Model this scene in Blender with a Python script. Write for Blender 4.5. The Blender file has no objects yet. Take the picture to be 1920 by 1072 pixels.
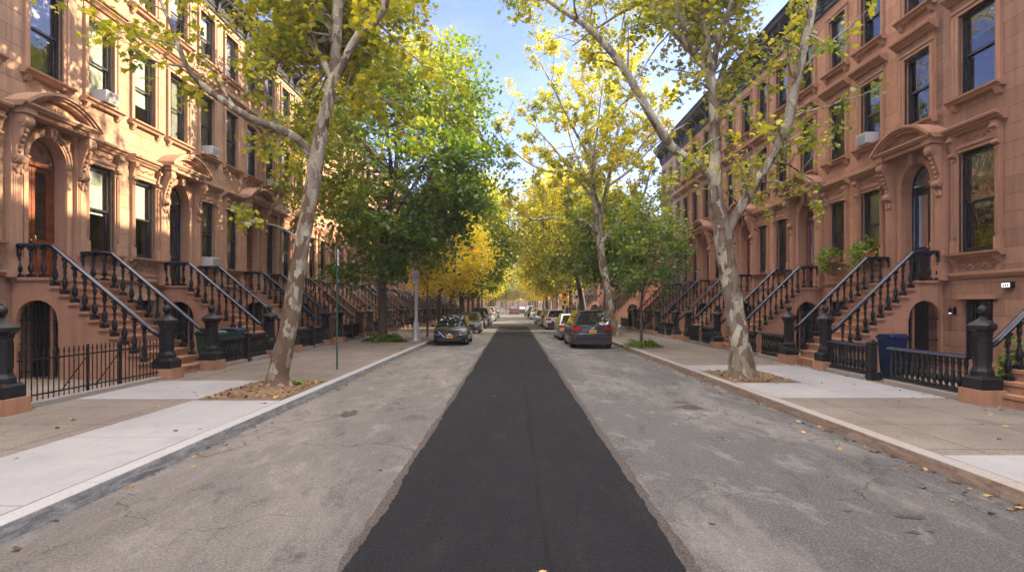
import bpy, math, random
import numpy as np
from mathutils import Vector, Matrix, noise as mnoise
R = math.radians
PI = math.pi
random.seed(7)
scene = bpy.context.scene
COL = scene.collection

# ------------------------------------------------------------------ camera
CAMH = 2.0
F = 1080.0
def at(x, y, Y):
    """pixel of the photograph and a distance -> a point in the street"""
    return Vector(((x-962)*Y/F, Y, CAMH+(572-y)*Y/F))
cam = bpy.data.objects.new('camera', bpy.data.cameras.new('camera'))
COL.objects.link(cam)
cam.location = (0, 0, CAMH); cam.rotation_euler = (PI/2, 0, 0)
cam.data.sensor_width = 36; cam.data.lens = 36*F/1920
cam.data.shift_x = -2/1920; cam.data.shift_y = 36/1920
cam.data.clip_end = 3000; cam.data.clip_start = 0.05
scene.camera = cam

# ------------------------------------------------------------------ materials
MATS = {}
def newmat(name):
    m = bpy.data.materials.new(name); m.use_nodes = True
    nt = m.node_tree; nt.nodes.clear()
    out = nt.nodes.new('ShaderNodeOutputMaterial')
    b = nt.nodes.new('ShaderNodeBsdfPrincipled')
    nt.links.new(b.outputs[0], out.inputs[0])
    MATS[name] = m
    return m, nt, b, out
def N(nt, typ, **kw):
    n = nt.nodes.new(typ)
    for k, v in kw.items():
        if k.startswith('i_'):
            key = k[2:]
            n.inputs[int(key) if key.isdigit() else key.replace('_', ' ')].default_value = v
        else: setattr(n, k, v)
    return n
def ramp(nt, fac, stops, interp='LINEAR'):
    r = nt.nodes.new('ShaderNodeValToRGB'); r.color_ramp.interpolation = interp
    e = r.color_ramp.elements
    while len(e) < len(stops): e.new(0.5)
    for i, (p, c) in enumerate(stops):
        e[i].position = p
        if not hasattr(c, '__len__'): c = (c, c, c)
        e[i].color = (*c, 1)
    nt.links.new(fac, r.inputs[0]); return r.outputs[0]
def pos(nt, scale=(1, 1, 1), swap=None):
    g = nt.nodes.new('ShaderNodeNewGeometry')
    m = nt.nodes.new('ShaderNodeMapping'); m.inputs['Scale'].default_value = scale
    src = g.outputs['Position']
    if swap:
        s = nt.nodes.new('ShaderNodeSeparateXYZ'); c = nt.nodes.new('ShaderNodeCombineXYZ')
        nt.links.new(src, s.inputs[0])
        for i, a in enumerate(swap): nt.links.new(s.outputs['XYZ'.index(a)], c.inputs[i])
        src = c.outputs[0]
    nt.links.new(src, m.inputs[0]); return m.outputs[0]
def noi(nt, vec, scale, detail=4, rough=.55, dist=0):
    n = N(nt, 'ShaderNodeTexNoise', i_Scale=scale, i_Detail=detail, i_Roughness=rough, i_Distortion=dist)
    nt.links.new(vec, n.inputs['Vector']); return n.outputs['Fac']
def mix(nt, fac, a, b, mode='MIX'):
    m = nt.nodes.new('ShaderNodeMix'); m.data_type = 'RGBA'; m.blend_type = mode; m.clamp_factor = True
    for sock, v in ((m.inputs[0], fac), (m.inputs[6], a), (m.inputs[7], b)):
        if isinstance(v, (int, float)): sock.default_value = v if sock.type == 'VALUE' else (v, v, v, 1)
        elif isinstance(v, tuple): sock.default_value = (*v, 1)
        else: nt.links.new(v, sock)
    return m.outputs[2]
def math_(nt, op, a, b=0.0, clamp=False):
    m = nt.nodes.new('ShaderNodeMath'); m.operation = op; m.use_clamp = clamp
    for i, v in enumerate((a, b)):
        if isinstance(v, (int, float)): m.inputs[i].default_value = v
        else: nt.links.new(v, m.inputs[i])
    return m.outputs[0]
def bump(nt, b, h, strength=.3, dist=.01):
    n = nt.nodes.new('ShaderNodeBump'); n.inputs['Strength'].default_value = strength; n.inputs['Distance'].default_value = dist
    nt.links.new(h, n.inputs['Height'])
    nt.links.new(n.outputs[0], b.inputs['Normal'])
def simple(name, col, rough=.6, metal=0, var=.15, nscale=8, bumps=0, coat=0, spec=None, bscale=60):
    m, nt, b, out = newmat(name)
    p = pos(nt)
    n = noi(nt, p, nscale)
    c = tuple(x for x in col)
    lo = tuple(x*(1-var) for x in c); hi = tuple(min(1, x*(1+var)) for x in c)
    nt.links.new(ramp(nt, n, [(.3, lo), (.7, hi)]), b.inputs['Base Color'])
    b.inputs['Roughness'].default_value = rough; b.inputs['Metallic'].default_value = metal
    b.inputs['Coat Weight'].default_value = coat
    if spec is not None: b.inputs['Specular IOR Level'].default_value = spec
    if bumps: bump(nt, b, noi(nt, p, bscale, 3), bumps, .005)
    return m

def stone(name, col, col2, joints=True, jw=.015, stain=.35, row=.43, bw=1.15):
    m, nt, b, out = newmat(name)
    pw = pos(nt)
    big = noi(nt, pw, .45, 5, .6, .5); mid = noi(nt, pw, 3.5, 5, .65); fine = noi(nt, pw, 70, 3, .7)
    base = ramp(nt, big, [(.3, col2), (.7, col)])
    base = mix(nt, ramp(nt, mid, [(.35, 0), (.75, 1)]), base, tuple(c*.72 for c in col))
    # rain streaks: noise stretched down the wall
    st = noi(nt, pos(nt, (3, 3, .25)), 1.6, 5, .7)
    base = mix(nt, math_(nt, 'MULTIPLY', ramp(nt, st, [(.48, 0), (.70, 1)]), stain*1.5), base, tuple(c*.45 for c in col))
    base = mix(nt, math_(nt, 'MULTIPLY', ramp(nt, fine, [(.3, 0), (.7, 1)]), .22), base, tuple(c*.6 for c in col))
    h = fine
    if joints:
        br = N(nt, 'ShaderNodeTexBrick', i_Scale=1.0)
        br.inputs['Brick Width'].default_value = bw; br.inputs['Row Height'].default_value = row
        br.inputs['Mortar Size'].default_value = jw; br.inputs['Mortar Smooth'].default_value = .3
        br.inputs['Color1'].default_value = (1, 1, 1, 1); br.inputs['Color2'].default_value = (.76, .73, .72, 1)
        br.inputs['Mortar'].default_value = (.60, .56, .54, 1)
        nt.links.new(pos(nt, swap='YZX'), br.inputs['Vector'])
        base = mix(nt, .8, base, br.outputs['Color'], 'MULTIPLY')
        h = math_(nt, 'SUBTRACT', math_(nt, 'MULTIPLY', fine, .25), math_(nt, 'MULTIPLY', br.outputs['Fac'], 1.2))
    if joints:
        oi = nt.nodes.new('ShaderNodeObjectInfo')
        base = mix(nt, 1.0, base, ramp(nt, oi.outputs['Random'], [(0, (.72, .76, .80)), (.5, (.95, .96, .97)), (1, (1.1, 1.03, .95))]), 'MULTIPLY')
    nt.links.new(base, b.inputs['Base Color']); b.inputs['Roughness'].default_value = .88
    b.inputs['Specular IOR Level'].default_value = .25
    bump(nt, b, h, .5, .008)
    return m
BR = (.49, .265, .165); BR2 = (.37, .20, .125)
stone('brownstone', BR, BR2); stone('brownstone_trim', (.42, .225, .135), (.31, .165, .10), joints=False, stain=.4)
stone('brownstone_tan', (.48, .30, .19), (.40, .25, .16)); stone('brownstone_tan_trim', (.42, .25, .16), (.34, .20, .13), joints=False, stain=.35)
stone('pale_stone', (.42, .30, .27), (.36, .26, .24), row=.3, bw=.6); stone('pale_trim', (.36, .25, .22), (.32, .22, .2), joints=False)
stone('step_stone', (.42, .225, .135), (.31, .165, .10), joints=False, stain=.5)
stone('red_brick', (.33, .13, .09), (.27, .11, .08), row=.075, bw=.22, jw=.008)
stone('tan_brick', (.45, .33, .24), (.40, .29, .22), row=.075, bw=.22, jw=.008)
def iron(name, col=(.007, .007, .008), rough=.36):
    m, nt, b, out = newmat(name); p = pos(nt)
    n = noi(nt, p, 9, 5, .7); n2 = noi(nt, p, 60, 3)
    c = ramp(nt, n, [(.35, col), (.62, tuple(x*1.9+.004 for x in col)), (.78, (.035, .027, .02))])
    nt.links.new(c, b.inputs['Base Color'])
    nt.links.new(ramp(nt, n, [(.3, rough), (.75, rough+.3)]), b.inputs['Roughness'])
    b.inputs['Specular IOR Level'].default_value = .22
    bump(nt, b, n2, .35, .004); return m
iron('black_iron', rough=.3); iron('worn_iron', (.045, .036, .03), .5); iron('cornice_iron', (.02, .021, .025), .5)
simple('rail_paint', (.007, .011, .026), .25, var=.4, nscale=4, coat=.0, spec=.45, bumps=.15)
simple('sash_black', (.012, .013, .015), .35)
simple('wood_door', (.17, .05, .018), .32, var=.4, nscale=5, coat=.4)
simple('black_door', (.010, .010, .011), .28, coat=.5)
simple('brass', (.45, .33, .12), .3, 1)
simple('curtain', (.7, .7, .64), .9, var=.12, nscale=3)
simple('dark_room', (.03, .027, .025), .9)
simple('roof_tar', (.06, .06, .06), .9)
simple('ac_white', (.42, .42, .41), .5, var=.06)
simple('ac_grille', (.16, .16, .165), .6)
simple('plastic_blue', (.002, .011, .045), .4, var=.2)
simple('plastic_green', (.01, .05, .028), .45, var=.2)
simple('rubber', (.012, .012, .012), .75)
simple('alloy', (.45, .45, .46), .3, .9)
simple('chrome', (.7, .7, .72), .12, 1, var=.02)
simple('headlight', (.6, .62, .65), .08, .3, var=.1, nscale=30, coat=1)
simple('taillight', (.45, .012, .008), .15, var=.3, nscale=40, coat=1)
simple('plate_yellow', (.75, .42, .02), .45, var=.1)
simple('plate_white', (.7, .7, .68), .45, var=.05)
simple('plate_ink', (.02, .02, .08), .5)
simple('car_trim', (.015, .015, .016), .55)
simple('pole_green', (.012, .055, .03), .4, var=.2)
simple('pole_grey', (.42, .42, .41), .45, .5, var=.15, nscale=5)
simple('sign_white', (.75, .75, .73), .45, var=.05)
simple('sign_red', (.5, .02, .02), .45); simple('sign_yellow', (.8, .42, .01), .45, var=.08); simple('sign_orange', (.75, .2, .02), .45, var=.08)
simple('sign_green', (.01, .18, .08), .45)
simple('sign_ink', (.02, .02, .02), .5)
simple('terracotta', (.35, .12, .06), .8)
simple('chalk', (.27, .26, .24), .9, var=.3, nscale=20)
simple('paint_mark', (.20, .155, .12), .9, var=.2, nscale=30)
m, nt, b, out = newmat('lamp_lens'); b.inputs['Base Color'].default_value = (.9, .9, .9, 1); b.inputs['Emission Color'].default_value = (.9, .95, 1, 1); b.inputs['Emission Strength'].default_value = .06
# blinds: horizontal slats
m, nt, b, out = newmat('blind'); p = pos(nt)
w = N(nt, 'ShaderNodeTexWave', wave_type='BANDS', bands_direction='Z', i_Scale=6.5); nt.links.new(p, w.inputs['Vector'])
nt.links.new(ramp(nt, w.outputs['Fac'], [(0, (.4, .4, .37)), (.5, (.75, .75, .7))]), b.inputs['Base Color']); b.inputs['Roughness'].default_value = .7
# window glass: clear, mirror-like at a slant
def glass(name, tint, ior, wob=.25):
    m, nt, b, out = newmat(name); nt.nodes.remove(b)
    tr = N(nt, 'ShaderNodeBsdfTransparent'); tr.inputs[0].default_value = (*tint, 1)
    gl = N(nt, 'ShaderNodeBsdfGlossy'); gl.inputs['Roughness'].default_value = .015; gl.inputs[0].default_value = (.95, .97, 1, 1)
    fr = N(nt, 'ShaderNodeFresnel'); fr.inputs['IOR'].default_value = ior
    mx = N(nt, 'ShaderNodeMixShader')
    bp = N(nt, 'ShaderNodeBump'); bp.inputs['Strength'].default_value = wob; bp.inputs['Distance'].default_value = .02
    nt.links.new(noi(nt, pos(nt), 2.2, 2, .5), bp.inputs['Height']); nt.links.new(bp.outputs[0], gl.inputs['Normal'])
    nt.links.new(fr.outputs[0], mx.inputs[0]); nt.links.new(tr.outputs[0], mx.inputs[1]); nt.links.new(gl.outputs[0], mx.inputs[2])
    nt.links.new(mx.outputs[0], out.inputs[0]); return m
glass('window_glass', (.82, .86, .85), 2.0, .4)
m, nt, b, out = newmat('car_glass'); b.inputs['Base Color'].default_value = (.012, .016, .02, 1); b.inputs['Roughness'].default_value = .03; b.inputs['IOR'].default_value = 2.3
def paint(name, col, metal=.1):
    m, nt, b, out = newmat(name)
    n = noi(nt, pos(nt), 6, 4)
    nt.links.new(mix(nt, ramp(nt, n, [(.4, 0), (.8, .35)]), col, tuple(c*1.3+.01 for c in col)), b.inputs['Base Color'])
    b.inputs['Metallic'].default_value = metal; b.inputs['Roughness'].default_value = .45; b.inputs['Specular IOR Level'].default_value = .15
    b.inputs['Coat Weight'].default_value = .7; b.inputs['Coat Roughness'].default_value = .03
paint('paint_black', (.012, .013, .016)); paint('paint_charcoal', (.035, .036, .04)); paint('paint_grey', (.13, .135, .14)); paint('paint_blue', (.02, .06, .15))
paint('paint_white', (.62, .62, .6), 0); paint('paint_silver', (.38, .38, .38), .5); paint('paint_tan', (.28, .22, .15)); paint('paint_lightblue', (.22, .33, .42)); paint('paint_darkred', (.12, .03, .025))

# --- ground materials
def ground_road():
    m, nt, b, out = newmat('old_road'); p = pos(nt); ps = pos(nt, (1, .28, 1))
    a = noi(nt, ps, .55, 10, .72, .3); c = noi(nt, pos(nt, (1, .45, 1)), 2.0, 7, .72, .4); g = noi(nt, p, 85, 4, .85); g2 = noi(nt, p, 30, 5, .85)
    # warmer, sandier at the side where the new kerb was poured
    s = N(nt, 'ShaderNodeSeparateXYZ'); nt.links.new(p, s.inputs[0])
    warm = math_(nt, 'ADD', math_(nt, 'MULTIPLY', s.outputs[0], -.12), math_(nt, 'MULTIPLY', a, 1.1), True)
    col = mix(nt, ramp(nt, warm, [(.3, 0), (1, 1)]), (.108, .107, .106), (.18, .164, .145))
    col = mix(nt, math_(nt, 'MULTIPLY', ramp(nt, a, [(.49, 0), (.58, 1)]), .5), col, (.29, .27, .24))
    col = mix(nt, math_(nt, 'MULTIPLY', ramp(nt, c, [(.54, 0), (.63, 1)]), .42), col, (.34, .325, .295))
    col = mix(nt, math_(nt, 'MULTIPLY', ramp(nt, c, [(.34, 1), (.44, 0)]), .8), col, (.065, .062, .062))
    sp = noi(nt, pos(nt, (1, .6, 1)), 1.1, 3, .5, 1.0)
    col = mix(nt, math_(nt, 'MULTIPLY', ramp(nt, sp, [(.715, 0), (.74, 1)]), .8), col, (.035, .033, .032))
    col = mix(nt, math_(nt, 'MULTIPLY', ramp(nt, g, [(.36, 1), (.52, 0)]), .75), col, (.05, .047, .043))
    g3 = noi(nt, pos(nt, (1, .6, 1)), 6, 6, .8, .3)
    col = mix(nt, math_(nt, 'MULTIPLY', ramp(nt, g3, [(.33, 1), (.48, 0)]), .45), col, (.08, .075, .07))
    col = mix(nt, math_(nt, 'MULTIPLY', ramp(nt, g2, [(.55, 0), (.7, 1)]), .6), col, (.48, .45, .40))
    g4 = noi(nt, p, 44, 2, .9); g5 = noi(nt, p, 17, 3, .9)
    col = mix(nt, math_(nt, 'MULTIPLY', ramp(nt, g4, [(.40, 1), (.47, 0)]), .32), col, (.045, .042, .04))
    col = mix(nt, math_(nt, 'MULTIPLY', ramp(nt, g4, [(.56, 0), (.63, 1)]), .28), col, (.42, .40, .36))
    col = mix(nt, math_(nt, 'MULTIPLY', ramp(nt, g5, [(.36, 1), (.44, 0)]), .3), col, (.07, .066, .062))
    v = N(nt, 'ShaderNodeTexVoronoi', feature='DISTANCE_TO_EDGE', i_Scale=.42)
    dn = N(nt, 'ShaderNodeTexNoise', i_Scale=2.4, i_Detail=6); nt.links.new(p, dn.inputs['Vector'])
    vm = N(nt, 'ShaderNodeVectorMath', operation='ADD'); nt.links.new(p, vm.inputs[0])
    sc_ = N(nt, 'ShaderNodeVectorMath', operation='SCALE'); sc_.inputs[3].default_value = .9; nt.links.new(dn.outputs['Color'], sc_.inputs[0])
    nt.links.new(sc_.outputs[0], vm.inputs[1]); nt.links.new(vm.outputs[0], v.inputs['Vector'])
    crack = ramp(nt, v.outputs['Distance'], [(0, 1), (.006, 0)])
    crack = math_(nt, 'MULTIPLY', crack, ramp(nt, noi(nt, p, .35, 2), [(.42, 0), (.5, 1)]))
    col = mix(nt, math_(nt, 'MULTIPLY', crack, .75), col, (.05, .048, .045))
    nt.links.new(col, b.inputs['Base Color']); b.inputs['Roughness'].default_value = .85; b.inputs['Specular IOR Level'].default_value = .3
    h = math_(nt, 'SUBTRACT', math_(nt, 'ADD', g, math_(nt, 'MULTIPLY', g2, .8)), crack)
    bump(nt, b, h, 1.0, .022)
ground_road()
def asphalt(name, c0, c1, gs=150):
    m, nt, b, out = newmat(name); p = pos(nt)
    g = noi(nt, p, gs, 3, .8); a = noi(nt, pos(nt, (1, .15, 1)), 1.3, 5, .6)
    v = N(nt, 'ShaderNodeTexVoronoi', i_Scale=75.0); nt.links.new(p, v.inputs['Vector'])
    col = mix(nt, ramp(nt, a, [(.35, 0), (.7, 1)]), c0, c1)
    col = mix(nt, math_(nt, 'MULTIPLY', ramp(nt, noi(nt, p, 46, 2, .9), [(.50, 0), (.60, 1)]), .55), col, tuple(x*2.6 for x in c1))
    col = mix(nt, math_(nt, 'MULTIPLY', ramp(nt, g, [(.5, 0), (.72, 1)]), .7), col, tuple(x*5.5 for x in c1))
    nt.links.new(col, b.inputs['Base Color']); b.inputs['Roughness'].default_value = .82; b.inputs['Specular IOR Level'].default_value = .16
    s_ = N(nt, 'ShaderNodeSeparateXYZ'); nt.links.new(p, s_.inputs[0])
    jx = math_(nt, 'ABSOLUTE', math_(nt, 'ADD', math_(nt, 'ADD', s_.outputs[0], -.33), math_(nt, 'MULTIPLY', noi(nt, p, .5, 3), .12)))
    seam = math_(nt, 'MULTIPLY', ramp(nt, jx, [(0, 1), (.035, 0)]), ramp(nt, noi(nt, p, .8, 3), [(.35, 0), (.5, 1)]))
    lane = ramp(nt, s_.outputs[0], [(.25, 0), (.30, 1)]) if False else a
    col = mix(nt, math_(nt, 'MULTIPLY', seam, .6), col, (.008, .008, .008))
    dust = ramp(nt, noi(nt, pos(nt, (1.2, .35, 1)), 2.2, 8, .75), [(.52, 0), (.75, .2)])
    col = mix(nt, dust, col, (.10, .095, .09))
    nt.links.new(col, b.inputs['Base Color'])
    bump(nt, b, math_(nt, 'SUBTRACT', math_(nt, 'ADD', math_(nt, 'ADD', g, v.outputs['Distance']), noi(nt, p, 40, 3)), seam), 1.0, .022)
asphalt('new_asphalt', (.007, .0074, .0088), (.014, .0145, .0165)); asphalt('tar_edge', (.045, .039, .035), (.08, .068, .06))
def pave(name, c0, c1, agg, jx, jy, grain=90, stain=.4, jcol=.35):
    m, nt, b, out = newmat(name); p = pos(nt)
    a = noi(nt, p, .6, 5, .6, .4); g = noi(nt, p, grain, 3, .8); md = noi(nt, pos(nt, (1, .5, 1)), 3.5, 5, .7, .5)
    col = mix(nt, ramp(nt, a, [(.3, 0), (.7, 1)]), c0, c1)
    col = mix(nt, math_(nt, 'MULTIPLY', ramp(nt, md, [(.52, 0), (.72, 1)]), stain), col, tuple(x*.55 for x in c0))
    col = mix(nt, math_(nt, 'MULTIPLY', ramp(nt, g, [(.35, 1), (.55, 0)]), agg), col, tuple(x*.35 for x in c0))
    h = g
    if jx:
        br = N(nt, 'ShaderNodeTexBrick', i_Scale=1.0); br.offset = 0
        br.inputs['Brick Width'].default_value = jx; br.inputs['Row Height'].default_value = jy
        br.inputs['Mortar Size'].default_value = .012; br.inputs['Mortar Smooth'].default_value = .1
        br.inputs['Color1'].default_value = (1, 1, 1, 1); br.inputs['Color2'].default_value = (.9, .9, .9, 1); br.inputs['Mortar'].default_value = (jcol,)*3+(1,)
        mp = N(nt, 'ShaderNodeMapping'); mp.inputs['Location'].default_value = (.28, .35, 0)
        nt.links.new(p, mp.inputs[0]); nt.links.new(mp.outputs[0], br.inputs['Vector'])
        col = mix(nt, .9, col, br.outputs['Color'], 'MULTIPLY')
        h = math_(nt, 'SUBTRACT', math_(nt, 'MULTIPLY', g, .4), br.outputs['Fac'])
    nt.links.new(col, b.inputs['Base Color']); b.inputs['Roughness'].default_value = .88; b.inputs['Specular IOR Level'].default_value = .25
    bump(nt, b, h, .5, .01)
pave('old_pavement', (.155, .128, .104), (.22, .19, .158), .75, 1.55, 1.55, grain=55, stain=.5)
pave('new_concrete', (.225, .222, .22), (.29, .285, .28), .2, 0, 0, grain=60, stain=.28)
def kerbmat(name, top, face, smear):
    m, nt, b, out = newmat(name); p = pos(nt); s_ = N(nt, 'ShaderNodeSeparateXYZ'); nt.links.new(p, s_.inputs[0])
    n1 = noi(nt, pos(nt, (1, .6, 3)), 3.2, 7, .7, 1.2); n2 = noi(nt, p, 40, 4, .8); n3 = noi(nt, pos(nt, (1, .35, 1)), 1.4, 5, .6)
    f = mix(nt, ramp(nt, n1, [(.38, 0), (.62, 1)]), face, smear)
    t = mix(nt, ramp(nt, n3, [(.4, 0), (.75, .55)]), top, smear)
    col = mix(nt, ramp(nt, math_(nt, 'ADD', s_.outputs[2], math_(nt, 'MULTIPLY', math_(nt, 'SUBTRACT', n1, .5), .03)), [(.132, 0), (.150, 1)]), f, t)
    col = mix(nt, math_(nt, 'MULTIPLY', ramp(nt, n2, [(.35, 1), (.5, 0)]), .4), col, tuple(c*.4 for c in face))
    y_ = N(nt, 'ShaderNodeMath', operation='PINGPONG'); nt.links.new(s_.outputs[1], y_.inputs[0]); y_.inputs[1].default_value = 1.5
    jt = ramp(nt, y_.outputs[0], [(0, 1), (.006, 0)])
    col = mix(nt, math_(nt, 'MULTIPLY', jt, .7), col, (.05, .05, .05))
    nt.links.new(col, b.inputs['Base Color']); b.inputs['Roughness'].default_value = .85; bump(nt, b, math_(nt, 'ADD', n1, math_(nt, 'MULTIPLY', n2, .5)), .6, .012)
kerbmat('new_kerb', (.28, .278, .27), (.10, .105, .11), (.26, .27, .27))
kerbmat('old_kerb', (.24, .22, .195), (.13, .09, .065), (.25, .185, .135))
pave('areaway', (.22, .18, .14), (.28, .23, .18), .5, .9, .6)
pave('earth', (.13, .09, .055), (.20, .14, .085), .7, 0, 0, grain=40, stain=.6)
# kerb face of the new kerb: form-board smears
simple('joint', (.12, .12, .12), .9)

def leafmat(name, stops, tr=.45):
    m, nt, b, out = newmat(name); nt.nodes.remove(b)
    at_ = N(nt, 'ShaderNodeAttribute', attribute_name='hue')
    col = ramp(nt, at_.outputs['Fac'], stops)
    d = N(nt, 'ShaderNodeBsdfDiffuse'); t = N(nt, 'ShaderNodeBsdfTranslucent'); g = N(nt, 'ShaderNodeBsdfGlossy'); g.inputs['Roughness'].default_value = .45
    g.inputs[0].default_value = (.8, .8, .75, 1)
    nt.links.new(col, d.inputs[0])
    nt.links.new(mix(nt, 1.0, col, (1.35, 1.25, .6), 'MULTIPLY'), t.inputs[0])
    m1 = N(nt, 'ShaderNodeMixShader'); m1.inputs[0].default_value = tr; m2 = N(nt, 'ShaderNodeMixShader'); m2.inputs[0].default_value = .05
    nt.links.new(d.outputs[0], m1.inputs[1]); nt.links.new(t.outputs[0], m1.inputs[2]); nt.links.new(m1.outputs[0], m2.inputs[1]); nt.links.new(g.outputs[0], m2.inputs[2])
    nt.links.new(m2.outputs[0], out.inputs[0])
LEAF = [(0, (.05, .12, .014)), (.25, (.11, .20, .014)), (.5, (.36, .37, .03)), (.72, (.74, .64, .025)), (1, (.66, .38, .03))]
leafmat('leaves', LEAF, .5)
leafmat('dry_leaves', [(0, (.07, .04, .025)), (.5, (.22, .12, .05)), (1, (.42, .27, .07))], .1)
def bark_plane():
    m, nt, b, out = newmat('plane_bark')
    p = pos(nt, (1, 1, .45))
    dn = N(nt, 'ShaderNodeTexNoise', i_Scale=5.0, i_Detail=4); nt.links.new(p, dn.inputs['Vector'])
    vm = N(nt, 'ShaderNodeVectorMath', operation='MULTIPLY_ADD'); nt.links.new(dn.outputs['Color'], vm.inputs[0]); vm.inputs[1].default_value = (.35, .35, .35); nt.links.new(p, vm.inputs[2])
    v = N(nt, 'ShaderNodeTexVoronoi', i_Scale=7.5); nt.links.new(vm.outputs[0], v.inputs['Vector'])
    s = N(nt, 'ShaderNodeSeparateXYZ'); nt.links.new(v.outputs['Color'], s.inputs[0])
    g = N(nt, 'ShaderNodeNewGeometry'); sz = N(nt, 'ShaderNodeSeparateXYZ'); nt.links.new(g.outputs['Position'], sz.inputs[0])
    zf = math_(nt, 'MULTIPLY', sz.outputs[2], .045)            # old bark flakes off higher up the tree
    f = math_(nt, 'ADD', s.outputs[0], math_(nt, 'SUBTRACT', zf, .28), True)
    big = noi(nt, pos(nt, (1, 1, .5)), 1.5, 4)
    f = math_(nt, 'ADD', f, math_(nt, 'MULTIPLY', math_(nt, 'SUBTRACT', big, .5), 1.1), True)
    c = ramp(nt, f, [(.0, (.12, .075, .045)), (.3, (.19, .16, .115)), (.48, (.27, .24, .17)), (.7, (.37, .34, .245)), (.95, (.50, .475, .35))], 'LINEAR')
    fn = noi(nt, pos(nt), 45, 4, .7)
    c = mix(nt, math_(nt, 'MULTIPLY', ramp(nt, fn, [(.4, 1), (.55, 0)]), .45), c, (.08, .06, .045))
    nt.links.new(c, b.inputs['Base Color']); b.inputs['Roughness'].default_value = .85; b.inputs['Specular IOR Level'].default_value = .2
    bump(nt, b, math_(nt, 'SUBTRACT', math_(nt, 'MULTIPLY', fn, .7), f), .8, .02)
bark_plane()
m, nt, b, out = newmat('dark_bark'); p = pos(nt, (1, 1, .3)); n = noi(nt, p, 24, 5, .7)
nt.links.new(ramp(nt, n, [(.3, (.035, .026, .02)), (.7, (.11, .085, .06))]), b.inputs['Base Color']); b.inputs['Roughness'].default_value = .9; bump(nt, b, n, 1, .03)

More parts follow.
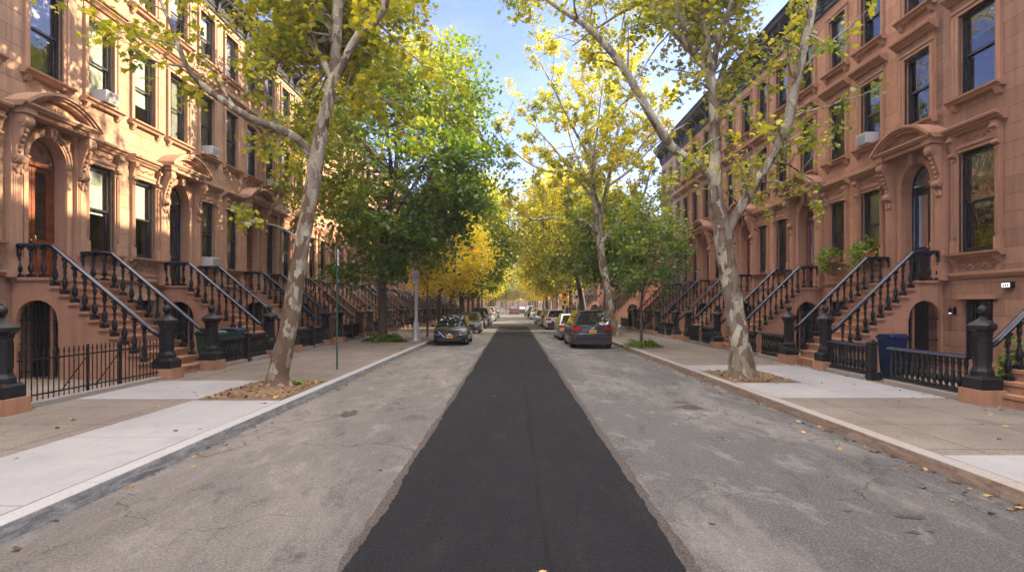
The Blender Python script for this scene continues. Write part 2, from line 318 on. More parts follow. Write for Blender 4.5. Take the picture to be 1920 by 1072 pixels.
# ------------------------------------------------------------------ mesh helpers
class MB:
    def __init__(s): s.v = []; s.f = []; s.m = []; s.mi = 0
    def add(s, vs, fs):
        o = len(s.v); s.v += [tuple(p) for p in vs]; s.f += [tuple(i+o for i in f) for f in fs]; s.m += [s.mi]*len(fs); return s
    def box(s, x0, x1, y0, y1, z0, z1):
        if x0 > x1: x0, x1 = x1, x0
        if y0 > y1: y0, y1 = y1, y0
        return s.add([(x0, y0, z0), (x1, y0, z0), (x1, y1, z0), (x0, y1, z0), (x0, y0, z1), (x1, y0, z1), (x1, y1, z1), (x0, y1, z1)],
                     [(0, 3, 2, 1), (4, 5, 6, 7), (0, 1, 5, 4), (1, 2, 6, 5), (2, 3, 7, 6), (3, 0, 4, 7)])
    def taper(s, x0, x1, y0, y1, z0, z1, k):
        cx, cy = (x0+x1)/2, (y0+y1)/2; hx, hy = (x1-x0)/2, (y1-y0)/2
        return s.add([(cx-hx, cy-hy, z0), (cx+hx, cy-hy, z0), (cx+hx, cy+hy, z0), (cx-hx, cy+hy, z0), (cx-hx*k, cy-hy*k, z1), (cx+hx*k, cy-hy*k, z1), (cx+hx*k, cy+hy*k, z1), (cx-hx*k, cy+hy*k, z1)],
                     [(0, 3, 2, 1), (4, 5, 6, 7), (0, 1, 5, 4), (1, 2, 6, 5), (2, 3, 7, 6), (3, 0, 4, 7)])
    def prism(s, poly, a0, a1, axis='y'):
        """poly in the two other axes (xz for y, yz for x, xy for z)"""
        n = len(poly); vs = []
        for a in (a0, a1):
            for p, q in poly:
                vs.append({'y': (p, a, q), 'x': (a, p, q), 'z': (p, q, a)}[axis])
        fs = [tuple(range(n))[::-1], tuple(range(n, 2*n))] + [(i, (i+1) % n, n+(i+1) % n, n+i) for i in range(n)]
        return s.add(vs, fs)
    def lathe(s, prof, seg=8, c=(0, 0, 0), ph=0, squash=1):
        vs = []; fs = []
        for r, z in prof:
            for k in range(seg):
                a = ph+2*PI*k/seg; vs.append((c[0]+r*math.cos(a), c[1]+r*math.sin(a)*squash, c[2]+z))
        for i in range(len(prof)-1):
            for k in range(seg):
                k2 = (k+1) % seg; fs.append((i*seg+k, i*seg+k2, (i+1)*seg+k2, (i+1)*seg+k))
        fs.append(tuple(range(seg))[::-1]); fs.append(tuple((len(prof)-1)*seg+k for k in range(seg)))
        return s.add(vs, fs)
    def tube(s, pts, rad, seg=6, jit=0):
        pts = [Vector(p) for p in pts]; n = len(pts)
        if not hasattr(rad, '__len__'): rad = [rad]*n
        vs = []; fs = []; up = Vector((0.13, .21, 1)).normalized(); prev = None
        for i, p in enumerate(pts):
            d = (pts[min(i+1, n-1)]-pts[max(i-1, 0)]).normalized()
            a = prev - d*prev.dot(d) if prev is not None else d.cross(up if abs(d.dot(up)) < .95 else Vector((1, 0, 0)))
            a.normalize(); prev = a; b_ = d.cross(a)
            for k in range(seg):
                t = 2*PI*k/seg; q = a*math.cos(t)+b_*math.sin(t); r = rad[i]
                if jit: r *= 1+jit*mnoise.noise((p+q*.3)*2.3)+jit*.5*mnoise.noise((p+q*.2)*7)
                vs.append(p+q*r)
        for i in range(n-1):
            for k in range(seg):
                k2 = (k+1) % seg; fs.append((i*seg+k, i*seg+k2, (i+1)*seg+k2, (i+1)*seg+k))
        fs.append(tuple(range(seg))[::-1]); fs.append(tuple((n-1)*seg+k for k in range(seg)))
        return s.add(vs, fs)
    def ball(s, c, r, seg=10, rings=6, sz=1):
        prof = [(max(.0005, r*math.sin(PI*i/rings)), -r*sz*math.cos(PI*i/rings)) for i in range(rings+1)]
        return s.lathe(prof, seg, c)
    def arc(s, zc, r0, r1, a0, a1, n, x0, x1, yc=0):
        """ring segment in the y-z plane, from x0 to x1"""
        for i in range(n):
            t0 = a0+(a1-a0)*i/n; t1 = a0+(a1-a0)*(i+1)/n; vs = []
            for x in (x0, x1):
                for r, t in ((r0, t0), (r1, t0), (r1, t1), (r0, t1)): vs.append((x, yc+r*math.sin(t), zc+r*math.cos(t)))
            fs = [(3, 2, 1, 0), (4, 5, 6, 7), (0, 1, 5, 4), (1, 2, 6, 5), (2, 3, 7, 6), (3, 0, 4, 7)]
            if 0 < i: fs.remove((0, 1, 5, 4))
            if i < n-1: fs.remove((2, 3, 7, 6))
            s.add(vs, fs)
        return s
    def mesh(s, name, mats, smooth=None):
        me = bpy.data.meshes.new(name); me.from_pydata(s.v, [], s.f)
        for mm in (mats if isinstance(mats, (list, tuple)) else [mats]): me.materials.append(MATS[mm])
        if max(s.m, default=0): me.polygons.foreach_set('material_index', s.m)
        if smooth is not None:
            me.polygons.foreach_set('use_smooth', [True]*len(me.polygons)); me.set_sharp_from_angle(angle=R(smooth))
        me.update(); return me
    def obj(s, name, mats, parent=None, smooth=None, bevel=0, **kw):
        return add(name, s.mesh(name, mats, smooth), parent, bevel=bevel, **kw)
def add(name, me, parent=None, loc=(0, 0, 0), rz=0, scale=(1, 1, 1), bevel=0, **tags):
    o = bpy.data.objects.new(name, me); COL.objects.link(o)
    if parent is not None: o.parent = parent
    o.location = loc; o.rotation_euler = (0, 0, rz); o.scale = scale
    for k, v in tags.items():
        if v: o['category' if k == 'cat' else k] = v
    if bevel:
        bm = o.modifiers.new('bevel', 'BEVEL'); bm.width = bevel; bm.segments = 2; bm.limit_method = 'ANGLE'
    return o
def thing(name, label, cat, loc=(0, 0, 0), rz=0, group=None): return add(name, None, None, loc, rz, label=label, cat=cat, group=group)
CACHE = {}
def cached(key, fn):
    if key not in CACHE: CACHE[key] = fn()
    return CACHE[key]
ORD = 'first second third fourth fifth sixth seventh eighth ninth tenth eleventh twelfth thirteenth fourteenth fifteenth sixteenth seventeenth eighteenth nineteenth twentieth'.split()
SIDE = {-1: 'sunlit', 1: 'shaded'}

# ------------------------------------------------------------------ ground
CL, CR = -4.29, 5.07          # kerb lines
XL, XR = -12.65, 12.25        # house fronts
Y0, Y1 = -25, 222
def sheet(name, x0, x1, y0, y1, z, mat, kind='structure', **k):
    mb = MB(); mb.add([(x0, y0, z), (x1, y0, z), (x1, y1, z), (x0, y1, z)], [(0, 1, 2, 3)])
    return mb.obj(name, mat, kind=kind, **k)
sheet('ground', -150, 150, -60, 420, -.03, 'areaway')
sheet('road', CL-.02, CR+.02, Y0, Y1+60, 0, 'old_road')
def strip(name, xa, xb, z, amp, mat, ya=-10, yb=54, th=.012, seed=0):
    rnd = random.Random(seed); n = int((yb-ya)/.045); L = []; Rr = []
    def edge(x, s, y):
        v = mnoise.noise(Vector((y*.6, seed+s*9, 0)))*amp*1.3 + mnoise.noise(Vector((y*4, seed+s*5, 2)))*amp*.6 + mnoise.noise(Vector((y*14, seed+s, 5)))*amp*.45
        return x+v
    mb = MB(); vs = []
    for i in range(n+1):
        y = ya+(yb-ya)*i/n; l = edge(xa, 1, y); r = edge(xb, 2, y)
        vs += [(l-.012, y, .0005), (l, y, z), (r, y, z), (r+.012, y, .0005)]
    fs = []
    for i in range(n):
        for k in range(3): fs.append((i*4+k, i*4+k+1, i*4+k+5, i*4+k+4))
    mb.add(vs, fs); return mb.obj(name, mat, kind='structure')
strip('tar_edge', -1.34, 1.42, .005, .055, 'tar_edge', seed=3)
strip('asphalt_strip', -1.25, 1.31, .016, .045, 'new_asphalt', seed=5)
def side_ground(name, x0, x1, mat, z=.15):
    mb = MB(); mb.box(min(x0, x1), max(x0, x1), Y0, Y1, -.02, z); return mb.obj(name, mat, kind='structure')
side_ground('pavement', CL-.2, -8.95, 'old_pavement'); side_ground('pavement', CR+.2, 8.95, 'old_pavement')
side_ground('areaway_ground', -8.95, XL-.3, 'areaway', .13); side_ground('areaway_ground', 8.95, XR+.3, 'areaway', .13)
def kerb(x0, x1, mat, seed):
    mb = MB(); n = int((Y1-Y0)/.5); vs = []; s = -1 if x0 < 0 else 1; w = abs(x1-x0)
    for i in range(n+1):
        y = Y0+(Y1-Y0)*i/n; j = mnoise.noise(Vector((y*.7, seed, 0)))*.008; jz = mnoise.noise(Vector((y*.5, seed, 4)))*.006
        for dx, z in ((-.012, -.02), (0+.004, .11), (.012, .148), (.035, .158), (w, .156), (w, -.02)):
            vs.append((x0+s*dx+j, y, z+(jz if z > 0 else 0)))
    fs = [(i*6+k, i*6+k+1, i*6+k+7, i*6+k+6) for i in range(n) for k in range(5)]
    mb.add(vs, fs); return mb.obj('kerb', mat, kind='structure', smooth=40)
kerb(CL, CL-.2, 'new_kerb', 1); kerb(CR, CR+.2, 'old_kerb', 2)
# new concrete flags (a few millimetres proud) with their joints
def flag(x0, x1, y0, y1):
    mb = MB(); mb.box(x0, x1, y0, y1, .14, .158); mb.obj('concrete_slab', 'new_concrete', kind='structure', bevel=.004)
g = .02
sheet('slab_joint', -6.2, CL-.21, -6, 11.2, .153, 'joint'); sheet('slab_joint', CR+.21, 8.65, 11.5, 13.7, .153, 'joint'); sheet('slab_joint', 6.88, 8.65, 13.7, 17.7, .153, 'joint'); sheet('slab_joint', CR+.21, 6.88, 16.2, 17.7, .153, 'joint'); sheet('slab_joint', CR+.21, 8.65, -6, 7.1, .153, 'joint')
for y0, y1 in ((-6, -3), (-3, 0), (0, 2.6), (2.6, 5.3), (5.3, 8.05), (8.05, 11.2)): flag(-6.2, CL-.2-g, y0+g/2, y1-g/2)
flag(-8.62, -6.2-g, 11.35, 14.1)
for y0, y1 in ((11.5, 13.7-g),): flag(CR+.2+g, 6.9, y0, y1); flag(6.9+g, 8.65, y0, y1)
flag(6.9+g, 8.65, 13.7, 16.2); flag(CR+.2+g, 6.9, 16.2, 17.7); flag(6.9+g, 8.65, 16.2+g, 17.7)
for y0, y1 in ((-6, -3), (-3, 0), (0, 3.5), (3.5, 7.1)): flag(CR+.2+g, 8.65, y0+g/2, y1-g/2)
# gutter grit and tree pits
def mound(name, x0, x1, y0, y1, mat, h=.05, z=.152):
    nx, ny = 14, 18; vs = []; mb = MB()
    for j in range(ny+1):
        for i in range(nx+1):
            x = x0+(x1-x0)*i/nx; y = y0+(y1-y0)*j/ny; e = min(i, nx-i, j, ny-j)
            vs.append((x, y, z+(h*min(1, e/3)*(.5+.9*mnoise.noise(Vector((x*2, y*2, 0)))) + .012*mnoise.noise(Vector((x*9, y*9, 1))) if e else .002)+.006))
    mb.add(vs, [(j*(nx+1)+i, j*(nx+1)+i+1, (j+1)*(nx+1)+i+1, (j+1)*(nx+1)+i) for j in range(ny) for i in range(nx)])
    return mb.obj(name, mat, kind='structure', smooth=60)
PITS = [(-6.2, CL-.22, 11.22, 14.07), (5.3, 6.88, 13.72, 16.18), (-7.5, -5.9, 28.2, 30.6), (4.95+.35, 6.4, 24.6, 26.6), (5.3, 6.9, 33.4, 35.6)]
for p_ in PITS: mound('tree_pit', *p_, 'earth')

# ------------------------------------------------------------------ leaves as numpy meshes
PLANE = np.array([(0, -.1), (.28, -.12), (.5, .05), (.36, .22), (.62, .5), (.3, .45), (.0, .95), (-.3, .45), (-.62, .5), (-.36, .22), (-.5, .05), (-.28, -.12)])
OVAL = np.array([(0, -.1), (.3, .15), (.32, .5), (0, .95), (-.32, .5), (-.3, .15)])
DIAM = np.array([(0, -.1), (.42, .4), (0, .95), (-.42, .4)])
def leaf_mesh(name, C, size, hue, tmpl, seed=0, up=.55, mat='leaves', ndir=None):
    rs = np.random.RandomState(seed); C = np.asarray(C, dtype=float); n = len(C)
    size = np.broadcast_to(size, (n,))*rs.uniform(.65, 1.25, n)
    nd = rs.normal(size=(n, 3)); nd[:, 2] = np.abs(nd[:, 2])+up; nd /= np.linalg.norm(nd, axis=1)[:, None]
    t = rs.normal(size=(n, 3)); t[:, 2] -= .5; t -= nd*(t*nd).sum(1)[:, None]; t /= np.linalg.norm(t, axis=1)[:, None]
    b_ = np.cross(nd, t); k = len(tmpl)
    bend = -.25*(tmpl[:, 1]**2) - .35*np.abs(tmpl[:, 0])**1.3+rs.uniform(-.1, .1, (n, 1))
    V = C[:, None, :]+size[:, None, None]*(tmpl[None, :, 0, None]*b_[:, None, :]+tmpl[None, :, 1, None]*t[:, None, :]+bend[:, :, None]*nd[:, None, :])
    me = bpy.data.meshes.new(name)
    me.vertices.add(n*k); me.vertices.foreach_set('co', V.astype(np.float32).ravel())
    me.loops.add(n*k); me.loops.foreach_set('vertex_index', np.arange(n*k, dtype=np.int32))
    me.polygons.add(n); me.polygons.foreach_set('loop_start', np.arange(0, n*k, k, dtype=np.int32)); me.polygons.foreach_set('loop_total', np.full(n, k, dtype=np.int32))
    a = me.attributes.new('hue', 'FLOAT', 'FACE'); a.data.foreach_set('value', np.clip(hue, 0, 1).astype(np.float32))
    me.materials.append(MATS[mat]); me.update(); me.validate(); return me

def interp(pts, step=.3):
    """Catmull-Rom through (Vector, radius) nodes"""
    out = []; n = len(pts)
    for i in range(n-1):
        p0, p1, p2, p3 = pts[max(i-1, 0)], pts[i], pts[i+1], pts[min(i+2, n-1)]
        L = (p2[0]-p1[0]).length; m = max(1, int(L/step))
        for k in range(m):
            t = k/m; a = p1[0]*2; b_ = (p2[0]-p0[0])*t; c = (p0[0]*2-p1[0]*5+p2[0]*4-p3[0])*t*t; d = (p1[0]*3-p0[0]-p2[0]*3+p3[0])*t**3
            out.append(((a+b_+c+d)*.5, p1[1]+(p2[1]-p1[1])*t))
    out.append(pts[-1]); return out
def rdir(rnd):
    while True:
        v = Vector((rnd.uniform(-1, 1), rnd.uniform(-1, 1), rnd.uniform(-1, 1)))
        if .05 < v.length < 1: return v.normalized()
def limb_tree(root, base, limbs, seed, leaf=.13, sub=(.8, 2.2), per=8, dens=.3, rmax=.11, huef=None, seg=16, tmpl=PLANE, bark='plane_bark', keep=None, twigs=4, thin=.8):
    """trunk and limbs follow the given polylines; side branches, twigs and leaves are grown on them"""
    rnd = random.Random(seed); mb = MB(); C = []
    o = Vector(base)
    for li, L in enumerate(limbs):
        P = interp([(p-o, r*(thin if .13 < r < .33 else 1)) for p, r in L], .22)
        sg = seg if P[0][1] > .14 else (9 if P[0][1] > .06 else 6)
        mb.tube([p for p, r in P], [r for p, r in P], sg, jit=.16 if P[0][1] > .1 else .1)
        acc = 0
        for i in range(1, len(P)):
            p, r = P[i]; acc += (P[i][0]-P[i-1][0]).length
            if r > rmax or acc < dens: continue
            acc = rnd.uniform(-.1, .1)
            d = (P[i][0]-P[i-1][0]).normalized(); q = (rdir(rnd)+d*.55+Vector((0, 0, .22))).normalized()
            ln = rnd.uniform(*sub)*(1 if i < len(P)-3 else .7)
            pts = [p]; cur = p.copy(); dd = q.copy(); m = 5
            for k in range(m):
                dd = (dd+rdir(rnd)*.28+Vector((0, 0, -.04))).normalized(); cur = cur+dd*ln/m; pts.append(cur.copy())
            if keep and not keep(cur+o): continue
            r0 = min(r*.5, .028); mb.tube(pts, [r0*(1-.8*k/m)+.003 for k in range(m+1)], 5)
            for k in range(2, m+1):
                for _ in range(twigs if k > 2 else 1):
                    td = (rdir(rnd)+dd*.5).normalized(); tl = rnd.uniform(.2, .55); e = pts[k]+td*tl
                    mb.tube([pts[k], pts[k]+td*tl*.5+Vector((0, 0, .02)), e], [.006, .004, .0025], 3)
                    for _ in range(per):
                        s = rnd.uniform(.25, 1.1); C.append(pts[k]+td*tl*s+rdir(rnd)*.13)
    C = np.array([tuple(c) for c in C])
    rs = np.random.RandomState(seed)
    W = C+np.array(o)
    hue = huef(W, rs) if huef else rs.uniform(.3, .7, len(C))
    mb.obj('trunk', bark, root, smooth=50)
    add('crown', leaf_mesh('crown', C, leaf, hue, tmpl, seed), root)
    return len(C)
def pl(Y, *nodes):
    return [(at(x, y, Y+(n[0] if n else 0)), r) for (x, y, r, *n) in nodes]

# plane tree in front of the sunlit row
Yt = 13.06
lt_base = (-5.34, Yt, .15)
def hue_plane(W, rs):
    n = np.array([mnoise.noise(Vector(w)*.6) for w in W])
    return .46+.2*n+rs.normal(0, .1, len(W))+.004*(W[:, 2]-6)
tr = thing('plane_tree', 'leaning plane tree with mottled pale bark, in the earth pit beside the white slabs', 'tree', lt_base, group='street trees')
limbsL = [
 pl(Yt, (520, 738, .43), (520, 724, .34), (523, 700, .275), (535, 640, .245), (550, 560, .23), (565, 470, .21), (578, 390, .2), (590, 320, .2), (594, 290, .205), (603, 240, .175), (618, 180, .15), (626, 145, .15), (630, 90, .12), (633, 20, .11), (636, -60, .1, .2), (640, -180, .08, .4), (650, -330, .055, .8), (640, -470, .03, 1)),
 pl(Yt, (592, 300, .12), (580, 285, .11), (560, 262, .1, -.1), (520, 240, .09, -.2), (470, 222, .085, -.3), (420, 190, .075, -.4), (380, 160, .065, -.5), (350, 125, .055, -.6), (335, 85, .045, -.6), (318, 40, .035, -.6), (300, 0, .03, -.5), (290, -60, .02, -.4), (270, -120, .012, -.3)),
 pl(Yt, (626, 150, .1), (608, 120, .09, .1), (585, 85, .08, .3), (560, 50, .07, .4), (525, 5, .06, .6), (490, -40, .05, .8), (460, -110, .04, 1), (400, -200, .03, 1.2), (360, -300, .015, 1.4)),
 pl(Yt, (628, 150, .11), (650, 105, .1, -.1), (672, 65, .09, -.2), (705, 40, .085, -.3), (722, 15, .075, -.4), (728, -20, .06, -.5), (735, -90, .05, -.6), (780, -170, .04, -.8), (800, -300, .02, -1)),
 pl(Yt, (631, 70, .06), (615, 50, .05, .4), (595, 20, .045, .8), (580, -20, .04, 1.3), (560, -80, .02, 1.8)),
 pl(Yt, (612, 200, .05), (650, 163, .035, .5), (700, 180, .03, .9), (760, 200, .015, 1.3)),
 pl(Yt, (565, 450, .03), (535, 430, .022, -.1), (495, 418, .016, -.2), (455, 415, .01, -.3)),
 pl(Yt, (626, 145, .07), (600, 90, .06, 1.2), (590, 20, .05, 2.5), (560, -60, .04, 3.6), (540, -180, .02, 4.4)),
 pl(Yt, (628, 100, .07), (660, 40, .06, 1.1), (700, -40, .05, 2.4), (720, -140, .04, 3.4), (740, -260, .02, 4)),
 pl(Yt, (636, -60, .07), (600, -160, .06, -.9), (540, -260, .04, -1.9), (480, -380, .02, -2.6)),
 pl(Yt, (626, 145, .08), (632, 100, .07, 1.3), (640, 60, .06, 2.8), (650, 30, .045, 4.2), (640, 10, .025, 5.6)),
 pl(Yt, (633, 20, .08), (650, -20, .07, 1.6), (690, -40, .055, 3.2), (700, -60, .03, 5)),
 *[[(at(630, 80, Yt), .08), (Vector(m_), .06), (Vector(e_), .025)] for m_, e_ in (((-5.2, 15.2, 9.2), (-6.2, 18, 9.6)), ((-4.4, 15.6, 10), (-4.6, 19.6, 11)), ((-5.6, 15.4, 11), (-7.2, 18.4, 12)), ((-4.6, 15, 12), (-5.4, 19, 13.4)))],
 pl(Yt, (636, -60, .07), (620, -90, .06, 1.8), (600, -110, .045, 3.6), (610, -120, .02, 5.4)),
 pl(Yt, (640, -180, .06), (700, -280, .05, 1.4), (740, -400, .03, 2.4), (760, -480, .015, 3)),
]
nL = limb_tree(tr, lt_base, limbsL, 11, leaf=.125, per=7, dens=.22, huef=hue_plane, rmax=.092, keep=lambda w: w.z > 3.7 and (w.z > 5.2 or w.x > -4.6 or math.sin(w.x*57+w.z*31) > .35) and not (w.x < -6 and 4.4 < w.z < 5.3+max(0, -6.2-w.x)*.62 and w.y < 14.2))
# plane tree in front of the shaded row
Yr = 14.75
rt_base = (5.82, Yr, .15)
tr = thing('plane_tree', 'forked plane tree with thick flaking trunk, in the earth pit among white slabs', 'tree', rt_base, group='street trees')
limbsR = [
 pl(Yr, (1394, 722, .56), (1393, 710, .44), (1391, 690, .36), (1386, 640, .31), (1376, 570, .29), (1364, 500, .285), (1354, 440, .28), (1348, 400, .24), (1343, 370, .21), (1340, 330, .19), (1342, 280, .165), (1338, 220, .15), (1335, 160, .14), (1328, 110, .1), (1325, 60, .09), (1320, 0, .085, .2), (1316, -90, .07, .4), (1325, -230, .05, .6), (1310, -380, .03, .8)),
 pl(Yr, (1362, 440, .17), (1382, 400, .15), (1420, 340, .14, -.1), (1450, 290, .135, -.2), (1475, 240, .125, -.3), (1490, 170, .12, -.4), (1505, 100, .11, -.5), (1520, 30, .1, -.5), (1528, -30, .09, -.5), (1540, -140, .06, -.4), (1550, -260, .03, -.3)),
 pl(Yr, (1343, 345, .13), (1325, 325, .12), (1290, 300, .115, -.2), (1260, 275, .11, -.3), (1235, 240, .105, -.5), (1205, 190, .1, -.6), (1170, 130, .09, -.8), (1135, 85, .085, -.9), (1100, 50, .075, -1), (1070, 30, .06, -1.1), (1040, 10, .05, -1.2), (1010, -10, .035, -1.3), (985, -20, .02, -1.3)),
 pl(Yr, (1335, 165, .1), (1320, 125, .1, .2), (1300, 100, .095, .3), (1260, 55, .09, .6), (1220, 10, .08, .9), (1200, -20, .07, 1.1), (1170, -90, .05, 1.5), (1130, -190, .025, 2)),
 pl(Yr, (1334, 150, .08), (1342, 100, .075, -.3), (1352, 60, .07, -.6), (1367, 20, .06, -.9), (1385, -30, .055, -1.3), (1410, -120, .04, -1.8), (1440, -230, .02, -2.4)),
 pl(Yr, (1300, 100, .06, .3), (1285, 60, .055, -.1), (1270, 20, .05, -.5), (1262, -20, .04, -.8), (1240, -120, .02, -1.4)),
 pl(Yr, (1372, 425, .07), (1385, 385, .06, .5), (1400, 350, .05, 1), (1404, 310, .04, 1.4), (1400, 280, .02, 1.7)),
 pl(Yr, (1098, 48, .035, -1), (1095, 20, .03, -1), (1110, -20, .02, -1)),
 pl(Yr, (1335, 140, .05), (1370, 95, .04, .8), (1430, 90, .03, 1.5), (1480, 95, .012, 1.8)),
 pl(Yr, (1338, 220, .09), (1350, 150, .08, 1.4), (1380, 60, .07, 2.9), (1400, -60, .05, 4), (1420, -180, .02, 4.8)),
 pl(Yr, (1325, 60, .06), (1290, -60, .05, 1.8), (1240, -180, .035, 3), (1200, -300, .02, 4)),
 pl(Yr, (1325, 60, .08), (1300, -20, .07, 2.2), (1240, -90, .055, 4.2), (1180, -130, .035, 6.2), (1120, -150, .015, 7.5)),
 *[[(at(1322, 20, Yr), .08), (Vector((5.2, 16.5, 11.2)), .07), (Vector(m_), .05), (Vector(e_), .025)] for m_, e_ in (((4.3, 18.2, 12.8), (3, 20, 14)), ((5.6, 18.8, 13), (5.5, 22, 15)), ((6.6, 18, 14), (7, 20.5, 16)), ((4.8, 20, 13), (5, 24, 14.5)), ((3.4, 19.5, 14), (2, 23, 16)), ((2.6, 18.6, 12.6), (1.0, 22.5, 14)), ((3.8, 19.6, 12), (2.5, 24.5, 13)), ((2.2, 19.2, 15), (-.5, 22.4, 15.5)), ((6, 19.8, 12.6), (6.6, 25, 14)), ((2.4, 18.4, 13.2), (0, 20.5, 13.8)), ((4.6, 17.6, 15), (4.2, 19.5, 17.5)))],
 pl(Yr, (1320, 0, .07), (1330, -110, .06, 2.2), (1300, -180, .045, 4.4), (1260, -220, .02, 6.4)),
 pl(Yr, (1320, 0, .06), (1370, -120, .05, -1.2), (1430, -260, .03, -2.4), (1450, -380, .015, -3)),
 pl(Yr, (1440, 310, .05), (1470, 305, .03, .5), (1510, 330, .02, .9), (1545, 350, .01, 1.2)),
]
def hue_r(W, rs):
    n = np.array([mnoise.noise(Vector(w)*.6) for w in W]); return .48+.2*n+rs.normal(0, .1, len(W))-.015*np.clip(W[:, 0]-3, 0, 9)
nR = limb_tree(tr, rt_base, limbsR, 23, leaf=.12, per=5, dens=.29, rmax=.125, huef=hue_r, keep=lambda w: w.z > 4.8 and (w.x < 8.9 or w.z > 6), sub=(.7, 1.9), twigs=3)
# second plane tree on the shaded side
Yq = 34.5
qb = (6.05, Yq, .15)
tr = thing('plane_tree', 'tall airy plane tree with yellow leaves, beside the charcoal car\'s bonnet', 'tree', qb, group='street trees')
limbsQ = [
 pl(Yq, (1156, 638, .6), (1152, 628, .42), (1147, 600, .32), (1138, 540, .29), (1128, 480, .27), (1122, 430, .26), (1118, 400, .18), (1110, 350, .15), (1108, 290, .12, .4), (1100, 230, .1, .8), (1095, 170, .07, 1), (1090, 110, .04, 1.2)),
 pl(Yq, (1123, 430, .18), (1128, 400, .15), (1138, 350, .13, -.4), (1148, 300, .11, -.8), (1160, 240, .09, -1), (1180, 180, .07, -1.3), (1200, 120, .04, -1.5)),
 pl(Yq, (1122, 440, .12), (1108, 425, .1, -.4), (1085, 412, .09, -.8), (1040, 408, .08, -1.2), (1000, 412, .06, -1.5), (970, 395, .035, -1.8)),
 pl(Yq, (1113, 375, .11), (1095, 350, .1, .6), (1070, 320, .09, 1), (1040, 280, .07, 1.5), (1000, 235, .05, 2), (960, 190, .03, 2.4)),
 pl(Yq, (1128, 455, .12), (1150, 430, .1, -.3), (1180, 400, .09, -.6), (1205, 370, .08, -1), (1218, 325, .06, -1.4), (1235, 280, .03, -1.8)),
 pl(Yq, (1108, 300, .09, .4), (1080, 250, .08, -.4), (1055, 200, .06, -1.2), (1030, 150, .05, -2), (1010, 110, .025, -2.6)),
 pl(Yq, (1148, 300, .09, -.8), (1190, 250, .08, .2), (1230, 205, .06, 1.2), (1270, 175, .03, 2)),
 pl(Yq, (1138, 350, .09), (1180, 320, .08, 1.4), (1230, 270, .06, 2.8), (1290, 230, .03, 4)),
 pl(Yq, (1110, 350, .09), (1080, 290, .08, 2), (1060, 220, .06, 3.5), (1050, 150, .03, 4.6)),
 pl(Yq, (1128, 400, .09), (1110, 330, .08, -2), (1120, 240, .06, -3.5), (1130, 160, .03, -4.6)),
 pl(Yq, (1070, 320, .07, 1), (1020, 320, .06, .2), (970, 290, .045, -.6), (935, 250, .025, -1.2)),
 pl(Yq, (1160, 240, .07, -1), (1130, 170, .05, .4), (1150, 110, .03, 1.4)),
]
def hue_y(W, rs):
    n = np.array([mnoise.noise(Vector(w)*.35) for w in W]); return .52+.28*n+rs.normal(0, .1, len(W))
nQ = limb_tree(tr, qb, limbsQ, 31, leaf=.17, per=15, dens=.38, rmax=.12, huef=hue_y, seg=12, sub=(1.0, 2.6), twigs=3, keep=lambda w: w.z > 5.2, tmpl=OVAL)

